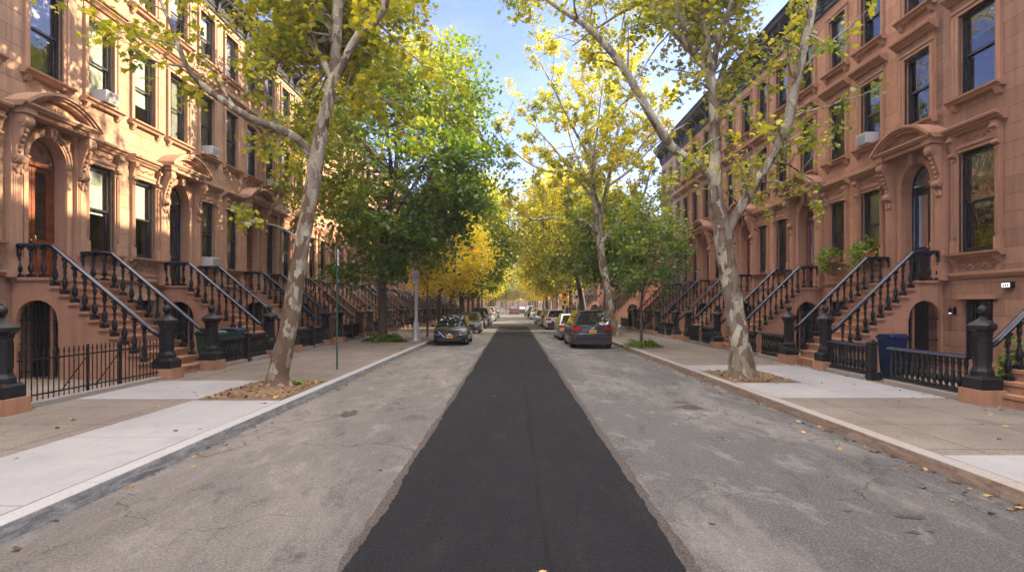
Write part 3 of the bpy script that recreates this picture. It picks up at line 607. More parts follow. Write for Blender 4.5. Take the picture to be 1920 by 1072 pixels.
# trees with round crowns
def crown_tree(root, seed, h0, r0, cc, rad, nclump, per, leaf, huef, lean=(0, 0), tmpl=OVAL, bark='dark_bark', spread=(.62, .26), shell=.45, nlimb=10):
    """origin at the trunk's foot; cc = crown centre, rad = crown radii"""
    rnd = random.Random(seed); rs = np.random.RandomState(seed); mb = MB()
    cc = Vector(cc); top = Vector((cc.x, cc.y, cc.z+rad[2]*.7))
    T = [(Vector((0, 0, -.12)), r0*1.55), (Vector((0, 0, .15)), r0*1.1), (Vector((lean[0]*.3, lean[1]*.3, h0*.5)), r0*.95), (Vector((lean[0], lean[1], h0)), r0*.85), ((Vector((lean[0], lean[1], h0))*.5+cc*.5), r0*.62), (cc, r0*.42), (top, r0*.1)]
    P = interp(T, .4); mb.tube([p for p, r in P], [r for p, r in P], 12, jit=.14)
    nodes = [(p, r) for p, r in P if p.z > h0*.95]
    nn = list(nodes)
    for i in range(nlimb):
        a = 2*PI*(i*.382+rnd.uniform(-.06, .06)); el = rnd.uniform(-.35, .9)
        s, r = nodes[min(len(nodes)-1, int(len(nodes)*(.02+.75*i/nlimb)))]
        e = cc+Vector((math.cos(a)*math.cos(el)*rad[0], math.sin(a)*math.cos(el)*rad[1], math.sin(el)*rad[2]))*rnd.uniform(.6, .85)
        mid = s.lerp(e, .5)+Vector((0, 0, -.1*(e-s).length+rnd.uniform(0, .3)))+rdir(rnd)*.25
        rr = min(r*.6, r0*.45); Q = interp([(s, rr), (s.lerp(mid, .5)+rdir(rnd)*.12, rr*.8), (mid, rr*.6), (e, rr*.18)], .35)
        mb.tube([p for p, _ in Q], [x for _, x in Q], 7, jit=.1); nn += Q[2:]
    NP = np.array([tuple(p) for p, _ in nn]); C = []; H = []
    for i in range(nclump):
        d = rdir(rnd); k = rnd.uniform(shell, 1.0)**.6
        lump = 1+.22*mnoise.noise(Vector((d.x*1.7+seed, d.y*1.7, d.z*1.7)))*1.6
        c = cc+Vector((d.x*rad[0], d.y*rad[1], d.z*rad[2]))*k*lump
        if c.z < h0*.72: continue
        j = int(np.argmin(((NP-np.array(c))**2).sum(1))); s = Vector(NP[j])
        mb.tube([s, s.lerp(c, .5)+Vector((0, 0, .12))+rdir(rnd)*.1, c], [.03*r0/.25+.008, .014, .005], 4)
        n = int(per*rnd.uniform(.6, 1.4)); tilt = rdir(rnd)*.35; pts = rs.normal(size=(n, 3))*np.array([spread[0], spread[0], spread[1]])
        pts[:, 2] += pts[:, 0]*tilt.x+pts[:, 1]*tilt.y-.12*(pts[:, 0]**2+pts[:, 1]**2)
        C.append(pts+np.array(c)); H.append(np.full(n, rnd.gauss(0, .07)))
    C = np.concatenate(C); hue = huef(C, rs)+np.concatenate(H)
    tm = mb.mesh('trunk', bark, 50); cm = leaf_mesh('crown', C, leaf, hue, tmpl, seed)
    add('trunk', tm, root); add('crown', cm, root); return tm, cm, len(C)
def hue_const(v, grad=0, zc=0, s=.07):
    return lambda C, rs: v+grad*(C[:, 2]-zc)+rs.normal(0, s, len(C))
def hue_green(C, rs):    # green, turning autumn yellow towards the top and the house side
    n = np.array([mnoise.noise(Vector(c)*.35) for c in C])
    return .27+.026*(C[:, 2]-8)-.026*(C[:, 0])+.24*n+rs.normal(0, .06, len(C))
GT = 'street trees'
t = thing('shade_tree', 'broad green tree with dark trunk rising from the ivy bed by the grey lamp post', 'tree', (-6.66, 29.4, .15), group=GT)
counts = [crown_tree(t, 5, 4.3, .24, (.7, .2, 9.7), (5.2, 4.8, 6.6), 560, 62, .23, hue_green, nlimb=16, spread=(.5, .22))[2]]
t = thing('young_tree', 'small dark green tree with thin trunk, beside the kerb ahead of the forked plane tree', 'tree', (5.7, 25.6, .15), group=GT)
counts.append(crown_tree(t, 6, 1.9, .07, (.35, 0, 4.5), (1.8, 1.7, 2.3), 120, 36, .14, hue_const(.2, .05, 4.5, .1), spread=(.28, .1), nlimb=10)[2])
t = thing('young_tree', 'slim yellow sapling standing just past the lamp post, above the dark saloon', 'tree', (-5.05, 34.0, .15), group=GT)
counts.append(crown_tree(t, 8, 2.6, .06, (.1, .2, 5.0), (1.5, 1.5, 2.3), 150, 38, .16, hue_const(.68, 0, 0, .08), spread=(.34, .2), nlimb=8)[2])
t = thing('maple_tree', 'bright yellow maple between the sapling and the dark trunks on the sunlit side', 'tree', (-5.3, 41.5, .15), group=GT)
ym = crown_tree(t, 9, 2.7, .15, (.6, .3, 5.9), (2.9, 2.9, 3.4), 260, 52, .2, hue_const(.70, .01, 6, .07), spread=(.5, .25)); counts.append(ym[2])
t = thing('shade_tree', 'tall green and yellow tree on the sunlit side beyond the bright maple', 'tree', (-5.25, 50, .15), group=GT)
gm = crown_tree(t, 12, 3.6, .3, (1.1, 0, 8.4), (4.8, 4.4, 5.2), 420, 46, .27, hue_const(.33, .03, 8, .09), nlimb=14); counts.append(gm[2])
t = thing('shade_tree', 'yellow green tree with leaning dark trunk, first beyond the white estate car', 'tree', (5.7, 46, .15), group=GT)
lm = crown_tree(t, 13, 3.8, .26, (-1.3, .2, 8.6), (4.6, 4.4, 4.3), 420, 46, .25, hue_const(.50, .025, 8, .1), lean=(-.5, 0), nlimb=14); counts.append(lm[2])
t = thing('shade_tree', 'dark green tree close to the house fronts behind the tall airy plane tree', 'tree', (6.6, 41, .15), group=GT)
dm = crown_tree(t, 14, 2.6, .16, (.6, 0, 6.6), (3.2, 3.0, 3.6), 280, 46, .24, hue_const(.24, .035, 6, .1), nlimb=10); counts.append(dm[2])
om = crown_tree(thing('plane_tree', 'olive and gold tree on the shaded side next to the street sign poles', 'tree', (5.6, 56, .15), group=GT), 15, 3.2, .2, (-.9, 0, 7.6), (4.2, 4, 4.4), 330, 40, .3, hue_const(.55, .01, 7, .13), bark='plane_bark'); counts.append(om[2])
k = {-1: 5, 1: 5}
for (x, y, sc, rz, mdl, kind) in ((-5.2, 58.5, .95, 1, gm, 'green'), (-5.2, 67, 1.15, 2.2, ym, 'yellow'), (-5.3, 76, 1.35, .4, ym, 'golden'), (-5.2, 86, 1.0, 3.2, gm, 'green'), (-5.2, 97, 1.3, 1.2, ym, 'yellow'), (-5.2, 109, .95, 5, om, 'olive'), (-5.2, 121, 1.25, 3, ym, 'yellow'), (-5.2, 135, 1, 1, gm, 'green'), (-5.2, 150, 1.3, 5, ym, 'yellow'), (-5.2, 168, 1.1, 2, om, 'olive'),
                               (5.7, 65, .95, 2.0, lm, 'yellow green'), (5.7, 74, 1.0, 4.4, om, 'olive gold'), (5.7, 84, 1.25, 1.3, ym, 'golden'), (5.7, 95, 1.0, .7, lm, 'yellow green'), (5.7, 107, 1.2, 2.2, ym, 'yellow'), (5.7, 120, .95, 4, om, 'olive gold'), (5.7, 134, 1.2, .3, ym, 'yellow'), (5.7, 150, 1.05, 1.9, lm, 'yellow green'), (5.7, 168, 1.1, 4.9, om, 'olive gold')):
    s = -1 if x < 0 else 1
    t = thing('street_tree', f'{kind} tree, {ORD[k[s]]} street tree down the {SIDE[s]} side', 'tree', (x, y, .15), rz, GT); k[s] += 1
    t.scale = (sc, sc, sc)
    add('trunk', mdl[0], t); add('crown', mdl[1], t)

# ivy and ground planting in the pits
def shrub(name, label, loc, rad, n, leaf, hue, seed, h=.4, cat='shrub'):
    rs = np.random.RandomState(seed); t = thing(name, label, cat, loc)
    a = rs.uniform(0, 2*PI, n); r = np.sqrt(rs.uniform(0, 1, n)); edge = 1+.18*np.sin(a*5+seed)+.1*np.sin(a*9)
    x = r*np.cos(a)*rad[0]*edge; y = r*np.sin(a)*rad[1]*edge
    z = .03+h*(1-r**3)*rs.uniform(.25, 1, n)*(.75+.4*np.sin(x*6+seed)*np.cos(y*5))
    mb = MB(); rnd = random.Random(seed)
    for i in range(26):
        q = rnd.randrange(n); mb.tube([(x[q]*.5, y[q]*.5, 0), (x[q]*.8, y[q]*.8, z[q]*.6), (x[q], y[q], z[q])], [.008, .006, .003], 4)
    mb.obj('stem', 'dark_bark', t); add('leaves', leaf_mesh('leaves', np.stack([x, y, z], 1), leaf, rs.normal(hue, .07, n), OVAL, seed, .9), t); return t
shrub('ivy_bed', 'low dark ivy bed round the foot of the big green tree', (-6.5, 29.3, .16), (1.05, .85), 1500, .13, .12, 4, .48)
shrub('shrub', 'low green shrub round the thin trunk of the small dark tree', (5.75, 25.6, .16), (.75, .8), 900, .11, .22, 5, .4)
shrub('weed', 'small grass tuft in the earth pit of the leaning plane tree', (-4.95, 13.3, .17), (.14, .12), 60, .07, .3, 6, .14, 'weed')
shrub('shrub', 'dark green shrub behind the balustrade next to the house number lamp', (10.1, 11.4, .14), (.7, 1.0), 1400, .12, .1, 9, 1.1)

# fallen leaves
rs = np.random.RandomState(3); L = []
def scat(n, x0, x1, y0, y1, z, pw=1):
    x = rs.uniform(x0, x1, n); y = y0+(y1-y0)*rs.uniform(0, 1, n)**pw
    L.append(np.stack([x, y, np.full(n, z)], 1))
scat(230, CR-.2, CR-.01, 5, 34, .02, 1.2); scat(110, CL+.0, CL+.12, 4, 34, .02); scat(60, CR-.6, CR-.02, 5, 34, .018); scat(55, CL+.02, CL+.35, 3, 34, .018); scat(70, CL, CR, 4, 40, .02)
scat(420, -6.15, -4.55, 11.3, 14.0, .2); scat(360, 5.35, 6.8, 13.8, 16.1, .2); scat(60, -8.9, -4.6, 5, 30, .172); scat(60, 5.3, 8.9, 5, 30, .172)
scat(60, -8.95, -8.6, 8, 20, .175); scat(90, 8.4, 8.9, 8, 24, .175); scat(60, -12, -9.2, 9, 15, .15)
LC = np.concatenate(L); LC[:, 2] += .0
fl = leaf_mesh('fallen_leaves', LC, .065, rs.uniform(0, 1, len(LC))**1.7, PLANE, 8, 2.6, 'dry_leaves')
add('fallen_leaves', fl, kind='stuff', label='dry brown and gold leaves scattered along kerbs, pits and road')

# ------------------------------------------------------------------ architecture modules (local x = out of the wall, y = along it)
def wall_mesh(u0, u1, zt, holes, mat, depth=11):
    """house shell; front in the plane x=0 with real openings, reveals .3 deep"""
    mb = MB(); u0 += .002; u1 -= .002
    us = sorted({u0, u1}|{h[0] for h in holes}|{h[1] for h in holes}); zs = sorted({-.1, zt}|{h[2] for h in holes}|{h[3] for h in holes})
    for i in range(len(us)-1):
        for j in range(len(zs)-1):
            cu, cz = (us[i]+us[i+1])/2, (zs[j]+zs[j+1])/2
            if any(h[0] < cu < h[1] and h[2] < cz < h[3] for h in holes): continue
            mb.add([(0, us[i], zs[j]), (0, us[i+1], zs[j]), (0, us[i+1], zs[j+1]), (0, us[i], zs[j+1])], [(0, 1, 2, 3)])
    for a, b_, c, d in [h[:4] for h in holes]:
        D = -.32
        mb.add([(0, a, c), (0, b_, c), (0, b_, d), (0, a, d), (D, a, c), (D, b_, c), (D, b_, d), (D, a, d)], [(0, 1, 5, 4), (1, 2, 6, 5), (2, 3, 7, 6), (3, 0, 4, 7)])
    mb.add([(0, u0, -.1), (0, u0, zt), (-depth, u0, zt), (-depth, u0, -.1)], [(0, 1, 2, 3)])
    mb.add([(0, u1, -.1), (0, u1, zt), (-depth, u1, zt), (-depth, u1, -.1)], [(3, 2, 1, 0)])
    mb.add([(-depth, u0, -.1), (-depth, u1, -.1), (-depth, u1, zt), (-depth, u0, zt)], [(0, 1, 2, 3)])
    return mb.mesh('wall', mat)
def profile(mb, prof, u0, u1):     # moulding run: prof = [(x,z)...] closed polygon
    mb.prism(prof, u0, u1, 'y')
def surround_mesh(hw, z0, z1, style, trim):
    mb = MB(); a = .17
    # architrave: two steps
    for s in (-1, 1):
        mb.box(-.05, .05, s*hw, s*(hw+a), z0, z1); mb.box(-.05, .085, s*(hw+a*.62), s*(hw+a+.012), z0, z1+.0)
    mb.box(-.05, .05, -hw-a, hw+a, z1, z1+a); mb.box(-.05, .085, -hw-a-.012, hw+a+.012, z1+a*.62, z1+a+.012)
    t = z1+a+.012
    if style != 'small':
        hh = .2 if style == 'plain' else .3
        mb.box(-.05, .03, -hw-a, hw+a, t, t+hh); t += hh
        w = hw+a+.16
        profile(mb, [(-.05, t), (.10, t), (.13, t+.05), (.22, t+.09), (.22, t+.12), (.30, t+.15), (.32, t+.21), (.30, t+.235), (-.05, t+.26)], -w, w)
        if style == 'ornate':
            for s in (-1, 1):   # scroll brackets on the jambs
                u = s*(hw+a*.5+.02)
                mb.prism([(0, t-.62), (.08, t-.6), (.1, t-.45), (.16, t-.25), (.2, t-.05), (.2, t), (0, t)], u-.085, u+.085, 'y')
                c = Vector((.12, u, t-.52)); mb.tube([c+Vector((0, -.1, 0)), c+Vector((0, .1, 0))], .06, 8)
                c = Vector((.17, u, t-.12)); mb.tube([c+Vector((0, -.1, 0)), c+Vector((0, .1, 0))], .065, 8)
                for q in range(3): mb.ball((.10, u+.04*(q-1), t-.66-.05*(q % 2)), .035, 6, 4)
                mb.box(0, .105, u-.1, u+.1, z0+.0, z0+.32)      # jamb plinth
                for q in (-.05, 0, .05): mb.box(.05, .098, u+q-.012, u+q+.012, z0+.42, t-.72)   # flutes
            for q in range(9):
                mb.ball((.04, -.4+.1*q, z1+a+.13+.03*math.sin(q*1.7)), .04, 6, 4, .7)
    # sill
    w = hw+a+.1
    profile(mb, [(-.12, z0-.16), (.13, z0-.16), (.16, z0-.10), (.24, z0-.07), (.25, z0-.02), (-.12, z0)], -w, w)
    for s in (-1, 1):
        u = s*(w-.16); mb.prism([(0, z0-.34), (.06, z0-.33), (.14, z0-.22), (.15, z0-.16), (0, z0-.16)], u-.07, u+.07, 'y')
    if style == 'ornate':       # carved apron panel
        mb.box(-.02, .035, -hw-a, hw+a, z0-.62, z0-.52); mb.box(-.02, .035, -hw-a, hw+a, z0-.245, z0-.16)
        for s in (-1, 1): mb.box(-.02, .035, s*(hw+.02), s*(hw+a), z0-.52, z0-.245)
        rn = random.Random(4)
        for q in range(22):
            u = -hw*.85+hw*1.7*q/21; mb.ball((.012, u, z0-.385+.055*math.sin(q*1.25)), rn.uniform(.025, .045), 6, 4)
    return mb.mesh('surround', trim, 40)
def sash_mesh(hw, z0, z1):
    mb = MB(); f = .065; zm = (z0+z1)/2
    for s in (-1, 1):
        mb.box(-.22, -.10, s*hw, s*(hw-f), z0, z1)
        mb.box(-.165, -.125, s*(hw-f), s*(hw-f-.045), zm, z1-f); mb.box(-.205, -.17, s*(hw-f), s*(hw-f-.045), z0+f, zm)
    mb.box(-.22, -.10, -hw+f, hw-f, z1-f, z1); mb.box(-.22, -.10, -hw+f, hw-f, z0, z0+f)
    mb.box(-.168, -.122, -hw+f, hw-f, zm-.025, zm+.03); mb.box(-.165, -.125, -hw+f, hw-f, z1-f-.05, z1-f+.001); mb.box(-.205, -.17, -hw+f, hw-f, z0+f-.001, z0+f+.07)
    return mb.mesh('sash_frame', 'sash_black')
def pane_mesh(hw, z0, z1):
    mb = MB(); f = .1; zm = (z0+z1)/2
    for x, a, b_ in ((-.145, zm+.02, z1-f), (-.188, z0+.12, zm)): mb.add([(x, -hw+f, a), (x, hw-f, a), (x, hw-f, b_), (x, -hw+f, b_)], [(0, 1, 2, 3)])
    return mb.mesh('pane', 'window_glass')
def shade_mesh(hw, z0, z1, mat, drop):
    mb = MB()
    if mat == 'curtain':
        n = 40
        for s in (-1, 1):
            vs = []
            for i in range(n+1):
                u = s*(hw*.98-(hw*drop)*i/n); x = -.29+.022*math.sin(i*1.25+s)
                vs += [(x, u, z0+.05), (x, u, z1-.04)]
            mb.add(vs, [(2*i, 2*i+2, 2*i+3, 2*i+1) for i in range(n)])
    else: mb.box(-.262, -.25, -hw+.03, hw-.03, z1-(z1-z0)*drop, z1-.03)
    return mb.mesh('curtain' if mat == 'curtain' else 'window_blind', mat)
def add_window(root, u, hw, z0, z1, style, trim, shade=None):
    w = add('window', cached(('su', hw, z0, z1, style, trim), lambda: surround_mesh(hw, z0, z1, style, trim)), root, (0, u, 0))
    add('sash_frame', cached(('sa', hw, z0, z1), lambda: sash_mesh(hw, z0, z1)), w)
    add('pane', cached(('pa', hw, z0, z1), lambda: pane_mesh(hw, z0, z1)), w)
    if shade: 
        me = cached(('sh', hw, z0, z1, shade), lambda: shade_mesh(hw, z0, z1, *shade)); add(me.name.split('.')[0], me, w)
    return w
def doorway_mesh(zl, zs, r, trim):
    """arched stone doorway with pilasters, scroll consoles and a segmental pediment"""
    mb = MB(); H = .97; top = zs+r+.14; n = 16
    # plate with arched opening
    D0, D1 = -.36, .06
    for s in (-1, 1): mb.box(D0, D1, s*r, s*H, zl, zs)
    for i in range(n):
        t0 = -PI/2+PI*i/n; t1 = -PI/2+PI*(i+1)/n
        a = (r*math.sin(t0), zs+r*math.cos(t0)); b_ = (r*math.sin(t1), zs+r*math.cos(t1))
        u0, u1 = a[0], b_[0]; vs = [(x, u, z) for x in (D0, D1) for u, z in (a, b_, (u1, top), (u0, top))]
        mb.add(vs, [(3, 2, 1, 0), (4, 5, 6, 7), (0, 1, 5, 4)])
    for s in (-1, 1): mb.add([(D1, s*r, zs), (D1, s*H, zs), (D1, s*H, top), (D1, s*r, top)], [(0, 1, 2, 3)])
    mb.arc(zs, r+.0, r+.06, -PI/2, PI/2, 20, .02, .095); mb.arc(zs, r+.06, r+.16, -PI/2, PI/2, 20, .02, .12); mb.arc(zs, r+.16, r+.2, -PI/2, PI/2, 20, .02, .15)
    for s in (-1, 1):
        mb.box(-.3, .10, s*(r-.02), s*(r+.19), zs-.13, zs-.02); mb.box(-.3, .13, s*(r-.03), s*(r+.21), zs-.02, zs+.03)
        mb.box(.05, .10, s*(r+.02), s*(r+.17), zl+.3, zs-.13); mb.box(.05, .14, s*(r), s*(r+.21), zl, zl+.3)
    zc = zs+r+.28               # underside of entablature
    for s in (-1, 1):
        u = s*1.17
        mb.box(-.02, .20, u-.19, u+.19, zl, zc); mb.box(-.02, .28, u-.235, u+.235, zl, zl+.42); mb.box(-.02, .25, u-.215, u+.215, zl+.42, zl+.5)
        mb.box(.19, .225, u-.13, u+.13, zl+.7, zc-1.45)
        mb.box(.22, .24, u-.09, u+.09, zl+.8, zc-1.55)
        # console: S scroll
        poly = [(.18, zc-1.25), (.30, zc-1.2), (.33, zc-1.08), (.27, zc-.98), (.29, zc-.85), (.38, zc-.65), (.48, zc-.42), (.58, zc-.25), (.62, zc-.12), (.6, zc), (.18, zc)]
        mb.prism(poly, u-.13, u+.13, 'y')
        for (x, z, rr) in ((.27, zc-1.12, .11), (.49, zc-.18, .15)):
            mb.tube([(x, u-.155, z), (x, u+.155, z)], rr, 14); mb.tube([(x, u-.18, z), (x, u+.18, z)], rr*.5, 10)
        for q in range(4): mb.ball((.22+.03*(q % 2), u+.07*(q-1.5), zc-1.34-.09*(q % 2)), .06, 7, 5, 1.4)
        for q in range(5): mb.ball((.3+.055*q, u, zc-.93+.13*q), .05, 7, 5)
        mb.box(-.02, .66, u-.2, u+.2, zc, zc+.14)      # block over console
    # keystone and carving
    mb.taper(.1, .28, -.1, .1, zs+r-.03, zc, 1.35)
    for q in range(5): mb.ball((.25, .06*math.sin(q*2.2), zs+r+.02+.06*q), .055, 7, 5)
    for s in (-1, 1):
        for q in range(6): mb.ball((.07, s*(.42+.09*q), zs+r-.02-.02*q*q+.03*math.sin(q*2)), .05, 7, 5, .8)
    # entablature and segmental pediment
    mb.box(-.02, .58, -1.34, 1.34, zc+.012, zc+.13)
    profile(mb, [(-.02, zc+.14), (.66, zc+.14), (.70, zc+.19), (.76, zc+.22), (.76, zc+.27), (-.02, zc+.29)], -1.46, 1.46)
    zb = zc+.26; c = 1.46; h = .56; RR = (c*c+h*h)/(2*h); zo = zb+h-RR; A = math.asin(c/RR)
    mb.arc(zo, RR-.08, RR, -A, A, 20, -.02, .82); mb.arc(zo, RR-.14, RR-.08, -A*.97, A*.97, 20, -.02, .75); mb.arc(zo, RR-.21, RR-.14, -A*.93, A*.93, 20, -.02, .66)
    prev = None
    for i in range(21):
        t = -A*.9+A*1.8*i/20; p = ((RR-.2)*math.sin(t), zo+(RR-.2)*math.cos(t))
        if prev: mb.add([(.44, prev[0], zb), (.44, p[0], zb), (.44, p[0], p[1]), (.44, prev[0], prev[1])], [(0, 1, 2, 3)])
        prev = p
    for q in range(7): mb.ball((.45, -.36+.12*q, zb+.12+.05*math.cos(q-3)), .06, 7, 5)
    return mb.mesh('doorway', trim, 40)
def door_meshes(zl, zs, r, mat):
    x = -.42; mb = MB(); mb.box(x-.06, x, -r-.1, r+.1, zl, zl+.06)
    # timber jamb lining, transom, two leaves with raised panels
    for s in (-1, 1): mb.box(x-.05, -.3, s*(r-.09), s*(r+.06), zl, zs)
    mb.arc(zs, r-.09, r+.06, -PI/2, PI/2, 16, x-.05, -.3); mb.box(x-.04, -.31, -r+.09, r-.09, zs-.07, zs+.05)
    w = r-.09
    for s in (-1, 1):
        a, b_ = (0.008, w)
        for y0, y1, z0, z1 in ((a, b_, zl+.06, zl+.22), (a, b_, zs-.2, zs-.07), (a, a+.1, zl+.22, zs-.2), (b_-.1, b_, zl+.22, zs-.2), (a+.1, b_-.1, zl+.98, zl+1.1)):
            mb.box(x-.03, x+.03, s*y0, s*y1, z0, z1)
        mb.box(x-.02, x+.01, s*(a+.1), s*(b_-.1), zl+.22, zl+.98); mb.box(x-.02, x+.035, s*(a+.16), s*(b_-.16), zl+.34, zl+.86)
    door = mb.mesh('front_door', mat)
    g_ = MB()
    for s in (-1, 1): g_.add([(x, s*.1, zl+1.1), (x, s*(w-.1), zl+1.1), (x, s*(w-.1), zs-.2), (x, s*.1, zs-.2)], [(0, 1, 2, 3)])
    gl = g_.mesh('door_glass', 'window_glass')
    f_ = MB(); n = 14; pts = [(x, (r-.09)*math.sin(-PI/2+PI*i/n), zs+.04+(r-.13)*math.cos(-PI/2+PI*i/n)) for i in range(n+1)]
    f_.add(pts, [tuple(range(n+1))]); fan = f_.mesh('fanlight', 'window_glass')
    h_ = MB(); h_.tube([(x+.03, .06, zl+.95), (x+.09, .06, zl+.97), (x+.09, .06, zl+1.18), (x+.03, .06, zl+1.2)], .014, 6); h_.ball((x+.07, -.06, zl+1.05), .035, 8, 6)
    return door, gl, fan, h_.mesh('handle', 'brass', 60)
def cornice_mesh(u0, u1, z0, z1, mat):
    mb = MB(); h = z1-z0
    profile(mb, [(-.1, z0), (.08, z0), (.08, z0+h*.14), (.13, z0+h*.16), (.13, z0+h*.22), (.06, z0+h*.24), (.06, z0+h*.62), (.40, z0+h*.66), (.46, z0+h*.74), (.62, z0+h*.80), (.66, z0+h*.92), (.74, z0+h*.96), (.74, z1), (-.1, z1+.02)], u0+.004, u1-.004)
    n = max(3, int((u1-u0)/.42)); 
    for i in range(n):
        u = u0+(u1-u0)*(i+.5)/n; big = i % 4 == 0
        if big: mb.prism([(.05, z0+h*.05), (.15, z0+h*.06), (.2, z0+h*.2), (.25, z0+h*.4), (.45, z0+h*.55), (.56, z0+h*.7), (.56, z0+h*.76), (.05, z0+h*.76)], u-.09, u+.09, 'y')
        else: mb.prism([(.05, z0+h*.42), (.14, z0+h*.44), (.3, z0+h*.55), (.42, z0+h*.66), (.05, z0+h*.66)], u-.06, u+.06, 'y')
    for i in range(n-1): 
        u = u0+(u1-u0)*(i+1)/n; mb.box(.055, .085, u-.12, u+.12, z0+h*.3, z0+h*.4)
    return mb.mesh('cornice', mat)
def basement_grille(hw, z0, z1):
    mb = MB(); x = -.12
    for i in range(9): u = -hw+2*hw*(i+.5)/9; mb.tube([(x, u, z0), (x, u, z1)], .012, 5)
    for z in (z0+.1, (z0+z1)/2, z1-.1): mb.box(x-.01, x+.01, -hw, hw, z-.015, z+.015)
    return mb.mesh('grille', 'black_iron')
def base_band_mesh(u0, u1, cut, zl, trim, jambs):
    """belt course above the basement, plinth, interrupted at the doorway"""
    mb = MB(); a, b_ = cut
    for p, q in ((u0+.004, a), (b_, u1-.004)):
        if q-p < .03: continue
        profile(mb, [(-.02, zl+.02), (.04, zl+.02), (.07, zl+.07), (.10, zl+.11), (.10, zl+.17), (-.02, zl+.19)], p, q)
        mb.box(-.02, .05, p, q, -.05, .55)
    for u in jambs: mb.box(-.02, .08, u-.66, u+.66, 2.16, 2.28)
    return mb.mesh('belt_course', trim)

LP = dict(zl=2.7, f1=(3.6, 6.25), f2=(8.15, 10.6), f3=(12.0, 13.95), c=(14.35, 15.4), zs=5.85, r=.68, hw=.56)
RP = dict(zl=2.7, f1=(3.58, 5.9), f2=(7.47, 9.62), f3=(10.9, 12.9), c=(13.45, 14.7), zs=5.6, r=.68, hw=.55)
RP0 = dict(RP, f1=(3.42, 6.15), f2=(7.65, 9.9), hw=.62)
SHL = [('blind', .95), ('blind', .5), ('curtain', .8), ('blind', .72), ('blind', .48), ('curtain', .9), ('blind', .55)]
SH = [None, ('blind', .5), ('curtain', .34), ('blind', .72), ('curtain', .5), None, ('blind', .3)]
def house(side, idx, Yd, bays, w_near, w_far, P, wallm, trim, doorm, label, corn='cornice_iron', styles=('ornate', 'plain', 'small'), simple_=False):
    """front door centred at Y=Yd; bays = window offsets from the door (metres further up the street)"""
    X = XL if side < 0 else XR; rz = 0 if side < 0 else PI; d = -side
    root = thing('brownstone_house', label, 'house', (X, Yd, 0), rz, f'row houses on the {SIDE[side]} side')
    U = lambda off: off*d
    ua, ub = sorted((U(-w_near), U(w_far))); rnd = random.Random(idx*7+side)
    hw = P['hw']; holes = [(-.88, .88, P['zl'], P['zs']+P['r']+.12)]
    for f in ('f1', 'f2', 'f3'):
        if P[f][1] > P['c'][0]: continue
        for i, b_ in enumerate([0]+list(bays)):
            if f == 'f1' and i == 0: continue
            holes.append((U(b_)-hw, U(b_)+hw, *P[f]))
    for b_ in bays: holes.append((U(b_)-.5, U(b_)+.5, .55, 2.16))
    key = (round(ua, 3), round(ub, 3), P['f1'], P['hw'], wallm, P['c'], tuple(bays))
    add('wall', cached(('w',)+key, lambda: wall_mesh(ua, ub, P['c'][1]-.1, holes, wallm)), root)
    rf = cached(('rf', round(ua, 3), round(ub, 3), P['c']), lambda: MB().box(-11, .02, ua+.003, ub-.003, P['c'][1]-.1, P['c'][1]-.02).mesh('roof', 'roof_tar')); add('roof', rf, root)
    add('cornice', cached(('c', round(ua, 3), round(ub, 3), P['c'], corn), lambda: cornice_mesh(ua, ub, *P['c'], corn)), root)
    add('belt_course', cached(('b', round(ua, 3), round(ub, 3), trim), lambda: base_band_mesh(ua, ub, (-1.29, 1.29), P['zl'], trim, [U(b_) for b_ in bays])), root)
    dw = add('doorway', cached(('d', P['zl'], P['zs'], trim), lambda: doorway_mesh(P['zl'], P['zs'], P['r'], trim)), root, scale=(.78, .93, 1))
    dm = cached(('dm', P['zl'], P['zs'], doorm), lambda: door_meshes(P['zl'], P['zs'], P['r'], doorm))
    dr = add('front_door', dm[0], root); add('door_glass', dm[1], dr); add('fanlight', dm[2], dr); add('handle', dm[3], dr)
    for fi, f in enumerate(('f1', 'f2', 'f3')):
        if P[f][1] > P['c'][0]: continue
        for i, b_ in enumerate([0]+list(bays)):
            if f == 'f1' and i == 0: continue
            add_window(root, U(b_), hw, *P[f], styles[fi], trim, (SHL if side < 0 else SH)[rnd.randrange(7)])
    for b_ in bays:
        w = add('basement_window', cached(('bs', .5), lambda: sash_mesh(.5, .55, 2.16)), root, (0, U(b_), 0))
        add('pane', cached(('bp', .5), lambda: pane_mesh(.5, .55, 2.16)), w); add('grille', cached(('bg',), lambda: basement_grille(.5, .55, 2.16)), w)
    return root
